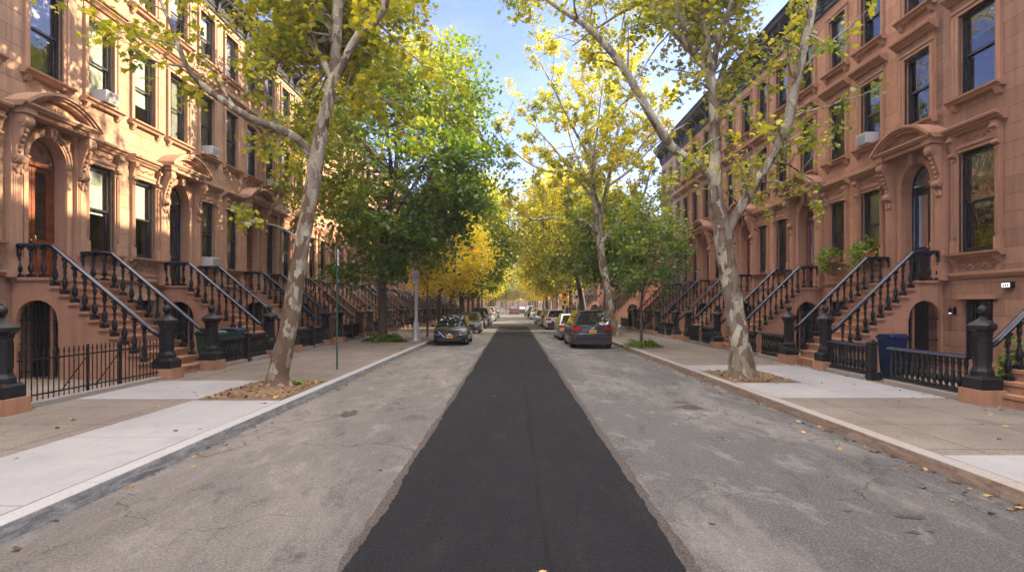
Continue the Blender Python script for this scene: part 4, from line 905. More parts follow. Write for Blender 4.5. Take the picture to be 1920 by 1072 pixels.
# ------------------------------------------------------------------ stoops
def baluster_mesh(h=.74, mat='black_iron'):
    mb = MB(); b_ = .075
    mb.box(-b_, b_, -b_, b_, 0, .07)
    k = h-.07-.05
    prof = [(.055, 0), (.06, .03), (.035, .06), (.035, .09), (.052, .12), (.066, .19), (.07, .25), (.06, .33), (.038, .44), (.028, .52), (.028, .56), (.042, .59), (.042, .62), (.03, .65), (.034, .72), (.05, .8), (.055, .84), (.04, .88), (.045, .94), (.052, 1)]
    mb.lathe([(r, .07+z*k) for r, z in prof], 10)
    mb.box(-.058, .058, -.058, .058, h-.05, h)
    return mb.mesh('baluster', mat, 45)
def newel_meshes(mat='black_iron'):
    mb = MB(); ph = PI/8; q = 1/math.cos(PI/8)
    mb.box(-.235, .235, -.235, .235, 0, .2); mb.taper(-.225, .225, -.225, .225, .2, .26, .8)
    mb.lathe([(.2*q, .26), (.2*q, .34), (.165*q, .40), (.155*q, .44), (.155*q, 1.0), (.175*q, 1.03), (.175*q, 1.07), (.205*q, 1.1), (.24*q, 1.14), (.25*q, 1.2), (.22*q, 1.23), (.13*q, 1.29), (.07*q, 1.33), (.05*q, 1.36), (.065, 1.39)], 8, ph=ph)
    for k in range(8):
        a = k*PI/4; c, s = math.cos(a), math.sin(a); R0 = .158
        for t0, t1, z0, z1 in ((-.04, -.03, .5, .95), (.03, .04, .5, .95), (-.03, .03, .5, .51), (-.03, .03, .94, .95)):
            vs = [(c*r-s*t, s*r+c*t, z) for r in (R0-.01, R0+.008) for t in (t0, t1) for z in (z0, z1)]
            mb.add(vs, [(0, 1, 3, 2), (4, 6, 7, 5), (0, 4, 5, 1), (2, 3, 7, 6), (0, 2, 6, 4), (1, 5, 7, 3)])
    fb = MB(); fb.ball((0, 0, 1.48), .1, 12, 8); fb.ball((0, 0, 1.585), .028, 8, 5)
    return mb.mesh('newel_post', mat, 30), fb.mesh('finial', mat, 60)
NST, RISE, RUN, LAND = 12, .2125, .25, .98
SW = 1.08
def rail_z(v): return 2.7+.80-max(0, v-LAND-.06)*(RISE/RUN)
def stairs_mesh(mat='step_stone'):
    mb = MB(); W = SW; wn = .07
    tops = [(0.02, LAND, 2.7)]+[(LAND+(i-1)*RUN, LAND+i*RUN, 2.7-i*RISE) for i in range(1, NST)]
    for i, (a, b_, z) in enumerate(tops):
        ww = W if i < NST-3 else W-.22+.0
        x0 = a if i else .02
        mb.box(x0-(0 if i == 0 else .012), b_+.035, -W-wn, W+wn, z-.065, z)
        # riser block between the side walls
        mb.box(max(.02, x0-.03), b_, -W+.16, W-.16, .1 if i > 3 else z-.5, z-.065)
        # side walls with arched opening below the landing
    ac, ar, zs = .65, .53, 1.60
    for s in (-1, 1):
        for i, (a, b_, z) in enumerate(tops):
            m = 10 if a < ac+ar and b_ > ac-ar else 1
            x0 = max(a, .02)
            cuts = sorted({x0, b_}|{min(b_, max(x0, ac-ar)), min(b_, max(x0, ac+ar))}|{x0+(b_-x0)*k/m for k in range(m+1)})
            for p, q in zip(cuts[:-1], cuts[1:]):
                if q-p < 1e-5: continue
                mid = (p+q)/2; ins = abs(mid-ac) < ar
                def zb(v):
                    t = 1-((v-ac)/ar)**2
                    return zs+ar*math.sqrt(max(0, t)) if ins else 0
                y0, y1 = s*(W-.16), s*W; zt = z-.065
                vs = [(p, y0, zb(p)), (q, y0, zb(q)), (q, y0, zt), (p, y0, zt), (p, y1, zb(p)), (q, y1, zb(q)), (q, y1, zt), (p, y1, zt)]
                mb.add(vs, [(0, 1, 2, 3), (7, 6, 5, 4), (0, 4, 5, 1)])
            # riser end of side wall
            mb.add([(b_, s*(W-.16), 0), (b_, s*W, 0), (b_, s*W, z-.065), (b_, s*(W-.16), z-.065)], [(0, 1, 2, 3)])
            # small cove under each tread end
            mb.box(x0+.0, b_+.015, s*W, s*(W+.035), z-.10, z-.066)
        for e in (ac-ar, ac+ar): mb.add([(e, s*(W-.16), 0), (e, s*W, 0), (e, s*W, zs), (e, s*(W-.16), zs)], [(0, 1, 2, 3)])
        mb_y = s*(W+.0)
        # arch trim
        n = 14
        for k in range(n):
            t0, t1 = -PI/2+PI*k/n, -PI/2+PI*(k+1)/n
            P4 = [(ac+ar*math.sin(t0), zs+ar*math.cos(t0)), (ac+(ar+.07)*math.sin(t0), zs+(ar+.07)*math.cos(t0)), (ac+(ar+.07)*math.sin(t1), zs+(ar+.07)*math.cos(t1)), (ac+ar*math.sin(t1), zs+ar*math.cos(t1))]
            mb.prism(P4, min(s*(W-.01), s*(W+.02)), max(s*(W-.01), s*(W+.02)), 'y')
    # pedestals for the newels
    for s in (-1, 1): mb.box(LAND+NST*RUN-.34, LAND+NST*RUN+.22, s*SW-.28, s*SW+.28, .1, .42)
    return mb.mesh('stairs', mat)
def handrail_mesh(s, mat='rail_paint'):
    mb = MB(); ve = LAND+NST*RUN-.22
    pts = [(.06, 3.5)]+[(v, rail_z(v)) for v in (LAND-.1, LAND+.02)]+[(LAND+.12, rail_z(LAND+.12)), (ve-.35, rail_z(ve-.35)), (ve-.15, rail_z(ve-.15)-.0), (ve, rail_z(ve)+.035)]
    prof = [(-.085, -.02), (-.085, .02), (-.06, .05), (0, .065), (.06, .05), (.085, .02), (.085, -.02), (.055, -.055), (-.055, -.055)]
    n = len(prof); vs = []
    for i, (v, z) in enumerate(pts):
        for p, q in prof: vs.append((v, s*SW+p, z+q))
    fs = [(i*n+k, i*n+(k+1) % n, (i+1)*n+(k+1) % n, (i+1)*n+k) for i in range(len(pts)-1) for k in range(n)]
    fs += [tuple(range(n))[::-1], tuple((len(pts)-1)*n+k for k in range(n))]
    mb.add(vs, fs); return mb.mesh('handrail', mat, 35)
def gate_mesh():
    mb = MB(); ac, ar, zs = .65, .53, 1.60
    for i in range(9):
        v = ac-ar+2*ar*(i+.5)/9; zt = zs+math.sqrt(max(0, ar*ar-(v-ac)**2))
        mb.tube([(v, 0, .14), (v, 0, zt)], .011, 5)
    for z in (.3, 1.0, 1.6): mb.box(ac-ar, ac+ar, -.012, .012, z, z+.03)
    for i in range(4):
        v = ac-ar+2*ar*(i+.5)/4; mb.tube([(v+.07*math.cos(a), 0, 1.45+.12*math.sin(a)) for a in [k*PI/6 for k in range(13)]], .007, 4)
    return mb.mesh('iron_gate', 'black_iron')
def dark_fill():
    mb = MB(); mb.box(.05, 1.15, -.5, .5, .1, 2.12); return mb.mesh('under_stair_dark_fill', 'black_door')  # black block standing in for the shade under the landing
def stoop(side, Yd, label, worn=False, joined=False):
    X = XL if side < 0 else XR; rz = 0 if side < 0 else PI; im = 'worn_iron' if worn else 'black_iron'
    root = thing('stoop', label, 'stoop', (X, Yd, 0), rz, f'stoops on the {SIDE[side]} side'); root.scale = (1 if side < 0 else .86, 1, 1)
    add('stairs', cached(('st',), stairs_mesh), root)
    add('under_stair_dark_fill', cached(('uf',), dark_fill), root)
    for s in (-1, 1):
        add('iron_gate', cached(('ig',), gate_mesh), root, (0, s*(SW-.1), 0))
        nm, fb = cached(('nw', im), lambda: newel_meshes(im))
        n_ = add('newel_post', nm, root, (LAND+NST*RUN-.06, s*SW, .42)); add('finial', fb, n_)
        hr = add('handrail', cached(('hr', s, worn), lambda: handrail_mesh(s, 'worn_iron' if worn else 'rail_paint')), root)
        bal = cached(('bal', im), lambda: baluster_mesh(mat=im)); spots = [(v, 2.7) for v in (.2, .5, .82)]+[(LAND+(i-.5)*RUN, 2.7-i*RISE) for i in range(1, NST-1)]
        if joined:
            def mk():
                mb = MB(); P_ = [tuple(v.co) for v in bal.vertices]; Fs = [tuple(p.vertices) for p in bal.polygons]
                for v, z in spots:
                    k = (rail_z(v)-.05-z)/.74; mb.add([(v+p[0], s*SW+p[1], z+p[2]*k) for p in P_], Fs)
                return mb.mesh('balusters', im, 45)
            add('baluster_row', cached(('br', s, im), mk), hr)
        else:
            for v, z in spots: add('baluster', bal, hr, (v, s*SW, z), 0, (1, 1, (rail_z(v)-.05-z)/.74))
    return root
# ------------------------------------------------------------------ fences (along Y at X=x)
def fence_baluster_mesh():
    mb = MB(); prof = [(.03, 0), (.05, .02), (.05, .05), (.03, .08), (.032, .11), (.055, .2), (.058, .28), (.04, .4), (.028, .5), (.045, .53), (.028, .56), (.035, .68), (.05, .78), (.035, .86), (.05, .9), (.05, .93)]
    mb.lathe([(r, z*.62/.93) for r, z in prof], 8); return mb.mesh('baluster', 'black_iron', 45)
def balustrade(x, y0, y1, label, zb=.15, joined=False):
    root = thing('iron_balustrade', label, 'fence', (x, y0, zb), 0, 'cast iron balustrades round the front areas'); L_ = y1-y0
    MB().box(-.14, .14, 0, L_, -.03, .11).obj('stone_kerb', 'old_kerb', root, bevel=.01)
    MB().box(-.05, .05, .02, L_-.02, .135, .185).obj('bottom_rail', 'black_iron', root)
    mb = MB(); profile(mb, [(-.075, .805), (-.085, .83), (-.06, .87), (0, .885), (.06, .87), (.085, .83), (.075, .805)], 0, L_); mb.obj('top_rail', 'rail_paint', root, smooth=35)
    n = max(2, round(L_/.17)); bm_ = cached(('fb',), fence_baluster_mesh)
    if joined:
        mb = MB(); P_ = [tuple(v.co) for v in bm_.vertices]; Fs = [tuple(p.vertices) for p in bm_.polygons]
        for i in range(n): mb.add([(p[0], p[1]+L_*(i+.5)/n, p[2]+.185) for p in P_], Fs)
        mb.obj('baluster_row', 'black_iron', root, smooth=45)
    else:
        for i in range(n): add('baluster', bm_, root, (0, L_*(i+.5)/n, .185))
    return root
def fence_post(x, y, label):
    mb = MB(); mb.box(-.11, .11, -.11, .11, 0, .16); mb.box(-.075, .075, -.075, .075, .16, .88); mb.box(-.1, .1, -.1, .1, .88, .93); mb.taper(-.09, .09, -.09, .09, .93, 1.0, .3)
    mb.obj('gate_post', 'black_iron', loc=(x, y, .15), label=label, cat='post')

# ------------------------------------------------------------------ build the rows
styl = ('ornate', 'plain', 'small')
LD = [8.74, 15.6]+[21.75+6.12*i for i in range(0, 14)]       # front doors on the sunlit side
dn = ['black', 'polished wooden', 'black', 'dark wooden', 'black']
for i, yd in enumerate(LD):
    nxt = LD[i+1] if i+1 < len(LD) else yd+6.12
    nd = (nxt-yd)-1.05
    b1 = (nxt-yd)/3+.03; bays = (b1, 2*b1-.0)
    dm_ = ['black_door', 'wood_door', 'black_door', 'wood_door', 'black_door', 'wood_door'][i % 6]
    desc = {0: 'first brownstone of the sunlit row, cut off by the picture edge', 1: 'brownstone with arched wooden front door and sun dappled curved hood', 2: 'sunlit brownstone with arched black door, second curved hood along the sunlit row',
            3: 'brownstone behind the leaning plane tree, third curved hood along the sunlit row'}.get(i, f'tan row house, {ORD[i]} house along the sunlit row')
    house(-1, i, yd, bays, 1.05, nd, LP, 'brownstone_tan', 'brownstone_tan_trim', dm_, desc)
    sd = {0: 'first stoop of the sunlit row, its black newel at the picture edge', 1: 'brown stone stoop with black balusters below the arched wooden door', 2: 'brown stone stoop below the arched black door on the sunlit side',
          3: 'brown stone stoop half hidden by the leaning plane tree trunk'}.get(i, f'stone stoop, {ORD[i]} along the sunlit row')
    stoop(-1, yd, sd, worn=(i in (4, 5, 7)), joined=i > 6)
RD = [9.82, 17.45]+[23.95+6.27*i for i in range(0, 3)]       # shaded side
RX = []
for i, yd in enumerate(RD):
    nxt = RD[i+1] if i+1 < len(RD) else yd+6.27
    if i == 0: bays = (2.7, 5.38); P_ = RP0; nd = 7.9-1.05
    else: P_ = RP; bays = (2.25, 4.3); nd = nxt-yd-1.05
    if i == 4: nd = 41.6-yd
    desc = {0: 'wide brownstone with carved window panels, wall lamp and basement grille', 1: 'brownstone with black arched door and ferns in two window boxes', 2: 'brownstone with red wooden arched door on the shaded side',
            3: 'brownstone behind the forked plane tree with reddish arched door', 4: 'last brownstone before the pale house, on the shaded side'}[i]
    house(1, i+20, yd, bays, 1.05, nd, P_, 'brownstone', 'brownstone_trim', ['black_door', 'black_door', 'wood_door', 'wood_door', 'black_door'][i], desc)
    sd = {0: 'brown stone stoop cut off by the picture edge beside the tall newel post', 1: 'stoop with blue black handrails below the black arched door', 2: 'stoop below the red wooden door on the shaded side',
          3: 'stoop partly behind the forked plane trunk on the shaded side', 4: 'stoop of the last brownstone before the pale house'}[i]
    stoop(1, yd, sd)
# paler houses further up, with gaps where the sun gets through
far = [(42.65, 'pale_stone', 'pale_trim', 'pale mauve row house with slim windows beyond the brownstones', 5.9), (57.5, 'red_brick', 'brownstone_trim', 'low red brick house past the first gap', 6.1), (63.6, 'brownstone', 'brownstone_trim', 'low brownstone house, second past the first gap', 6.1),
       (83.1, 'red_brick', 'brownstone_trim', 'tall red brick house past the second gap', 6.1), (89.2, 'pale_stone', 'pale_trim', 'pale row house far up the shaded side', 6.1), (95.3, 'brownstone', 'brownstone_trim', 'farthest brownstone on the shaded side', 6.1)]
for i, (yd, wm, tm_, lb, w) in enumerate(far):
    house(1, i+40, yd, (2.1, 4.05), 1.05, w-1.05, dict(RP, hw=.48, **({'c': (7.75, 8.5)} if i in (1, 2) else {})), wm, tm_, ['black_door', 'wood_door'][i % 2], lb); stoop(1, yd, f'stoop of the {lb}', joined=True)
# houses behind the camera: they keep the sun and half the sky off the near road
for i, yd in enumerate((3.3, -2.9, -9.1, -15.3)):
    house(1, i+60, yd, (2.1, 4.1), 1.05, 5.15, RP, 'brownstone', 'brownstone_trim', 'black_door', f'brownstone on the shaded side, {ORD[i]} behind the viewpoint')
for i, yd in enumerate((2.8, -3.4, -9.6)):
    house(-1, i+70, yd, (2.1, 4.1), 1.05, 5.15, LP, 'brownstone_tan', 'brownstone_tan_trim', 'black_door', f'brownstone on the sunlit side, {ORD[i]} behind the viewpoint')

# fences, left
FX = -8.76; FXR = 8.86
def picket(x, y0, y1):
    root = thing('picket_fence', 'thin black iron picket fence with spear tips before the wooden-door brownstone', 'fence', (x, y0, .15)); L_ = y1-y0
    MB().box(-.13, .13, 0, L_, -.03, .1).obj('stone_kerb', 'old_kerb', root, bevel=.012)
    for z in (.19, .84):
        MB().box(-.012, .012, .02, L_-.02, z, z+.03).obj('rail', 'black_iron', root)
    mb = MB(); mb.tube([(0, 0, .1), (0, 0, .97)], .011, 6); mb.lathe([(.011, .93), (.024, .955), (.02, .97), (.012, .985), (.018, 1.0), (.003, 1.05)], 6); pk = mb.mesh('picket', 'black_iron', 40)
    n = int(L_/.125)
    for i in range(n): add('picket', pk, root, (0, L_*(i+.5)/n, 0))
    mb = MB(); mb.box(-.022, .022, -.022, .022, .08, 1.0); mb.ball((0, 0, 1.03), .032, 8, 5); ps = mb.mesh('post', 'black_iron')
    for f in (.42, .66): add('post', ps, root, (0, L_*f, 0))
    mb = MB()
    for f, g_ in ((.42, -.7), (.66, -.7)): mb.tube([(-.02, L_*f, .8), (-.42, L_*f+g_*.25, .1)], .012, 5)
    mb.obj('brace', 'black_iron', root)
picket(FX, LD[0]+1.42, LD[1]-1.38)
for i in range(1, 9):
    a, b_ = LD[i]+1.37, LD[i+1]-1.37; mdl = a+1.9
    nm = ['', 'wooden-door', 'black-door', 'third', 'fourth', 'fifth', 'sixth', 'seventh', 'eighth'][i]
    balustrade(FX, a, mdl-.15, f'black balustrade just past the {nm} stoop of the sunlit row', joined=i > 3)
    balustrade(FX, mdl+.25, b_, f'black balustrade ahead of the {ORD[i+1]} stoop of the sunlit row', joined=i > 3)
    if i < 5: fence_post(FX, mdl+.05, f'short black gate post past the {nm} stoop of the sunlit row')
balustrade(FXR, RD[0]+1.36, 13.55, 'long low black balustrade next to the tall newel post at the picture edge')
balustrade(FXR, 14.35, RD[1]-1.38, 'short black balustrade before the blue bin')
fence_post(FXR, 14.2, 'square black gate post beside the blue bin')
for i in range(1, 4):
    a, b_ = RD[i]+1.37, RD[i+1]-1.37; nm = ['', 'black-door', 'red-door', 'tree-hidden'][i]
    balustrade(FXR, a, a+1.7, f'black balustrade just past the {nm} stoop of the shaded row'); balustrade(FXR, a+2.2, b_, f'black balustrade further past the {nm} stoop of the shaded row')
for i, yd in enumerate([RD[4], 42.65]):
    balustrade(FXR, yd+1.4, yd+4.7, ['black balustrade past the last brownstone stoop', 'black balustrade in front of the pale mauve house'][i], joined=True)

# ------------------------------------------------------------------ things on the houses
def ac_unit(side, y, z, label, w=.56, h=.36):
    X = XL if side < 0 else XR; t = thing('air_conditioner', label, 'air conditioner', (X, y, z), 0 if side < 0 else PI, 'window air conditioners')
    mb = MB(); mb.box(-.12, .36, -w/2, w/2, 0, h); mb.obj('casing', 'ac_white', t, bevel=.012)
    mb = MB(); mb.box(.355, .366, -w/2+.04, w/2-.04, .04, h-.04)
    mb.obj('back_grille', 'ac_grille', t)
    mb = MB(); n = 9
    for i in range(n): z_ = .06+(h-.12)*i/(n-1); mb.box(.364, .376, -w/2+.04, w/2-.04, z_-.006, z_+.006)
    for s in (-1, 1):
        for i in range(7): mb.box(.08+.035*i, .095+.035*i, s*(w/2), s*(w/2+.004), .1, h-.1)
    mb.obj('louvre', 'ac_white', t)
LB = [(LD[i+1]-LD[i])/3+.03 for i in range(5)]
ac_unit(-1, LD[1]+LB[1], 8.16, 'white air conditioner in the upper window past the wooden door')
ac_unit(-1, LD[2]+LB[2], 8.16, 'white air conditioner in the upper window past the black door')
ac_unit(-1, LD[2]+LB[2], 3.61, 'white air conditioner in the parlour window beside the black door stoop')
ac_unit(-1, LD[3]+LB[3], 8.16, 'white air conditioner in the upper window behind the leaning tree')
ac_unit(1, RD[1]+2.25, 7.48, 'white air conditioner in the upper window of the shaded row')
def planter(y, label, seed):
    t = thing('window_box', label, 'planter', (XR-.3, y, 3.59), 0)
    mb = MB(); mb.box(-.14, .14, -.45, .45, 0, .17); mb.box(-.155, .155, -.465, .465, .15, .19); mb.obj('trough', 'terracotta', t)
    rs = np.random.RandomState(seed); n = 700
    y_ = rs.normal(0, .26, n); x_ = rs.normal(-.08, .16, n); z_ = .22+.2*np.abs(rs.normal(size=n))-.9*np.clip(np.abs(x_+.05)-.1, 0, 1)-.55*rs.uniform(0, 1, n)**3
    add('foliage', leaf_mesh('foliage', np.stack([x_, y_, z_], 1), .1, rs.normal(.28, .09, n), DIAM, seed, .2), t)
planter(RD[1]+2.25, 'window box of green ferns nearer the black-door stoop', 1); planter(RD[1]+4.3, 'window box of trailing green ferns nearer the red wooden door', 2)
# lamps by the basement
t = thing('wall_lamp', 'white house number lamp lit on the wall of the wide brownstone', 'wall lamp', (XR-.005, 14.2, 2.42)); MB().box(-.10, .02, -.15, .15, 0, .16).obj('housing', 'sash_black', t, bevel=.01); MB().box(-.107, -.102, -.12, .12, .02, .13).obj('lens', 'lamp_lens', t)
mb = MB()
for i in range(3): mb.box(-.1095, -.1075, -.07+.055*i, -.045+.055*i, .04, .1)
mb.obj('house_number', 'plate_ink', t)
t = thing('wall_lantern', 'little black lantern beside the arched under-stair gate', 'lantern', (XR-.005, 15.95, 1.75)); mb = MB(); mb.box(-.03, .02, -.05, .05, 0, .2); mb.tube([(-.02, 0, .1), (-.14, 0, .13)], .012, 5); mb.lathe([(.03, 0), (.05, .03), (.05, .12), (.02, .16)], 6, (-.15, 0, .04)); mb.obj('body', 'sash_black', t)
MB().lathe([(.03, 0), (.036, .02), (.03, .07)], 6, (-.15, 0, .01)).obj('bulb_glass', 'lamp_lens', t)
# bins
def bin_(x, y, rz, label, body, lid, h=1.02):
    t = thing('wheeled_bin', label, 'bin', (x, y, .14), rz, 'wheeled bins in the front areas')
    mb = MB(); vs = []; 
    for z, hx, hy in ((.05, .22, .25), (.5, .26, .30), (h-.08, .29, .34)): vs += [(-hx, -hy, z), (hx, -hy, z), (hx, hy, z), (-hx, hy, z)]
    fs = [(0, 3, 2, 1), (8, 9, 10, 11)]+[(i*4+k, i*4+(k+1) % 4, (i+1)*4+(k+1) % 4, (i+1)*4+k) for i in range(2) for k in range(4)]
    mb.add(vs, fs); mb.box(-.31, .31, -.36, .36, h-.09, h-.05)
    for k in range(5): mb.box(-.24+.11*k, -.2+.11*k, -.32, -.27, .2, h-.15)
    mb.obj('body', body, t, bevel=.02)
    mb = MB(); mb.prism([(-.36, h-.048), (.38, h-.048), (.38, h-.01), (.2, h+.06), (-.25, h+.06), (-.36, h)], -.32, .32, 'x'); mb.obj('lid', lid, t, bevel=.012)
    mb = MB(); mb.tube([(-.25, .42, h-.05), (.25, .42, h-.05)], .016, 6)
    for s in (-1, 1): mb.box(s*.2-.015, s*.2+.015, .34, .43, h-.08, h-.04)
    mb.obj('handle', body, t)
    for s in (-1, 1): MB().tube([(s*.2, .27, .1), (s*.27, .27, .1)], .1, 12).obj('wheel', 'rubber', t)
    return t
bin_(9.35, 14.2, .1, 'blue wheeled bin behind the short black balustrade', 'plastic_blue', 'plastic_blue', 1.12).scale = (.74, .72, .98)
bin_(-9.6, 18.3, 1.2, 'green wheeled bin beside the wooden-door stoop', 'plastic_green', 'plastic_green', 1.0)
bin_(-9.55, 19.6, 1.5, 'green wheeled bin with blue lid behind the balustrade', 'plastic_green', 'plastic_blue', 1.02)

# ------------------------------------------------------------------ street furniture
# green parking sign pole
p = at(632, 692, 16.65); t = thing('parking_sign', 'slim green pole with white and red parking sign seen edge on, past the leaning tree', 'street sign', (p.x, p.y, .15), R(98))
mb = MB(); mb.prism([(-.03, -.02), (-.012, -.02), (-.012, .012), (.012, .012), (.012, -.02), (.03, -.02), (.03, .02), (-.03, .02)], 0, 3.5, 'z'); mb.obj('pole', 'pole_green', t)
mb = MB(); mb.box(-.15, .15, -.034, -.03, 3.0, 3.46); mb.obj('sign_panel', 'sign_white', t)
mb = MB(); mb.arc(3.3, .06, .08, 0, 2*PI, 16, 0, .003)
lg = mb.mesh('sign_symbol', 'sign_red'); lg.transform(Matrix.Translation((0, -.0355, 0)) @ Matrix.Rotation(-PI/2, 4, 'Z')); add('sign_symbol', lg, t)
mb = MB(); mb.box(-.11, .11, -.0375, -.0355, 3.05, 3.08); mb.box(-.11, .11, -.0375, -.0355, 3.11, 3.15); mb.obj('sign_lettering', 'sign_red', t)
# grey lamp post with small signs
p = at(780, 640, 29.4); t = thing('lamp_post', 'tall grey metal lamp post with small regulation sign, beside the ivy bed', 'street lamp', (p.x, p.y, .15))
mb = MB(); mb.box(-.24, .24, -.24, .24, 0, .05); mb.lathe([(.22, .05), (.2, .12), (.17, .6), (.14, .95), (.1, 1.05), (.095, 1.2), (.075, 5), (.06, 9.0)], 8, ph=PI/8); mb.obj('pole', 'pole_grey', t, smooth=25)
mb = MB(); mb.tube([(0, 0, 8.8), (.3, 0, 9.3), (1.2, 0, 9.6), (2.2, 0, 9.65)], [.045, .04, .035, .03], 8); mb.obj('arm', 'pole_grey', t, smooth=40)
mb = MB(); mb.lathe([(.05, 0), (.15, .04), (.17, .1), (.1, .18), (.02, .2)], 10, (2.4, 0, 9.55), squash=.6); mb.obj('lamp_head', 'pole_grey', t, smooth=50)
mb = MB(); mb.box(-.17, .17, -.11, -.1, 3.0, 3.6); mb.obj('sign_panel', 'pole_grey', t); mb = MB()
for z in (3.1, 3.2, 3.3, 3.42): mb.box(-.14, .14, -.113, -.1105, z, z+.035)
mb.obj('sign_lettering', 'sign_ink', t)
# far signs
def sign_post(x, y, h, label, panels):
    t = thing('sign_post', label, 'street sign', (x, y, .15)); MB().tube([(0, 0, 0), (0, 0, h)], .035, 8).obj('pole', 'pole_grey', t)
    for kind, z, sz, m_ in panels:
        mb = MB()
        if kind == 'disc': mb.tube([(0, -.05, z), (0, -.065, z)], sz, 16)
        elif kind == 'rect': mb.box(-sz, sz, -.065, -.05, z-sz*.9, z+sz*.9)
        else: mb.box(-sz*1.6, sz*1.6, -.065, -.05, z-sz*.35, z+sz*.35)
        mb.obj('sign_panel', m_, t)
        mb = MB(); mb.box(-sz*.42, sz*.42, -.07, -.066, z-sz*.42, z+sz*.42) if kind != 'bar' else mb.box(-sz, sz, -.07, -.066, z-sz*.1, z+sz*.1)
        mb.obj('sign_symbol', 'sign_ink' if kind != 'bar' else 'sign_white', t)
sign_post(4.45*50/49, 50.5, 3.7, 'grey pole with orange round sign above yellow square sign', [('disc', 2.78, .28, 'sign_orange'), ('rect', 2.12, .3, 'sign_yellow')])
sign_post(5.35, 48.5, 3.1, 'pole with green and white sign beside the leaning dark trunk', [('rect', 2.55, .26, 'sign_white')])
for i, (x, y) in enumerate(((4.9, 74), (5.9, 79))):
    t = thing('traffic_signal', ['yellow traffic signal hanging from the nearer grey mast', 'yellow traffic signal hanging from the farther grey mast'][i], 'traffic light', (x, y, .15), 0, 'traffic signals at the crossing')
    MB().lathe([(.12, 0), (.09, .5), (.07, 5.6)], 8).obj('mast', 'pole_grey', t); MB().tube([(0, 0, 4.3), (-1.8, 0, 4.5)], .04, 6).obj('arm', 'pole_grey', t)
    mb = MB(); mb.box(-1.1, -.15, -.15, .15, 3.0, 3.35); mb.box(.1, .45, -.15, .15, 2.6, 3.4); mb.obj('housing', 'sign_yellow', t)
    mb = MB()
    for k_ in range(3): mb.tube([(.275, -.15, 2.75+.25*k_), (.275, -.2, 2.75+.25*k_)], .09, 10)
    mb.obj('lens', 'sign_ink', t)

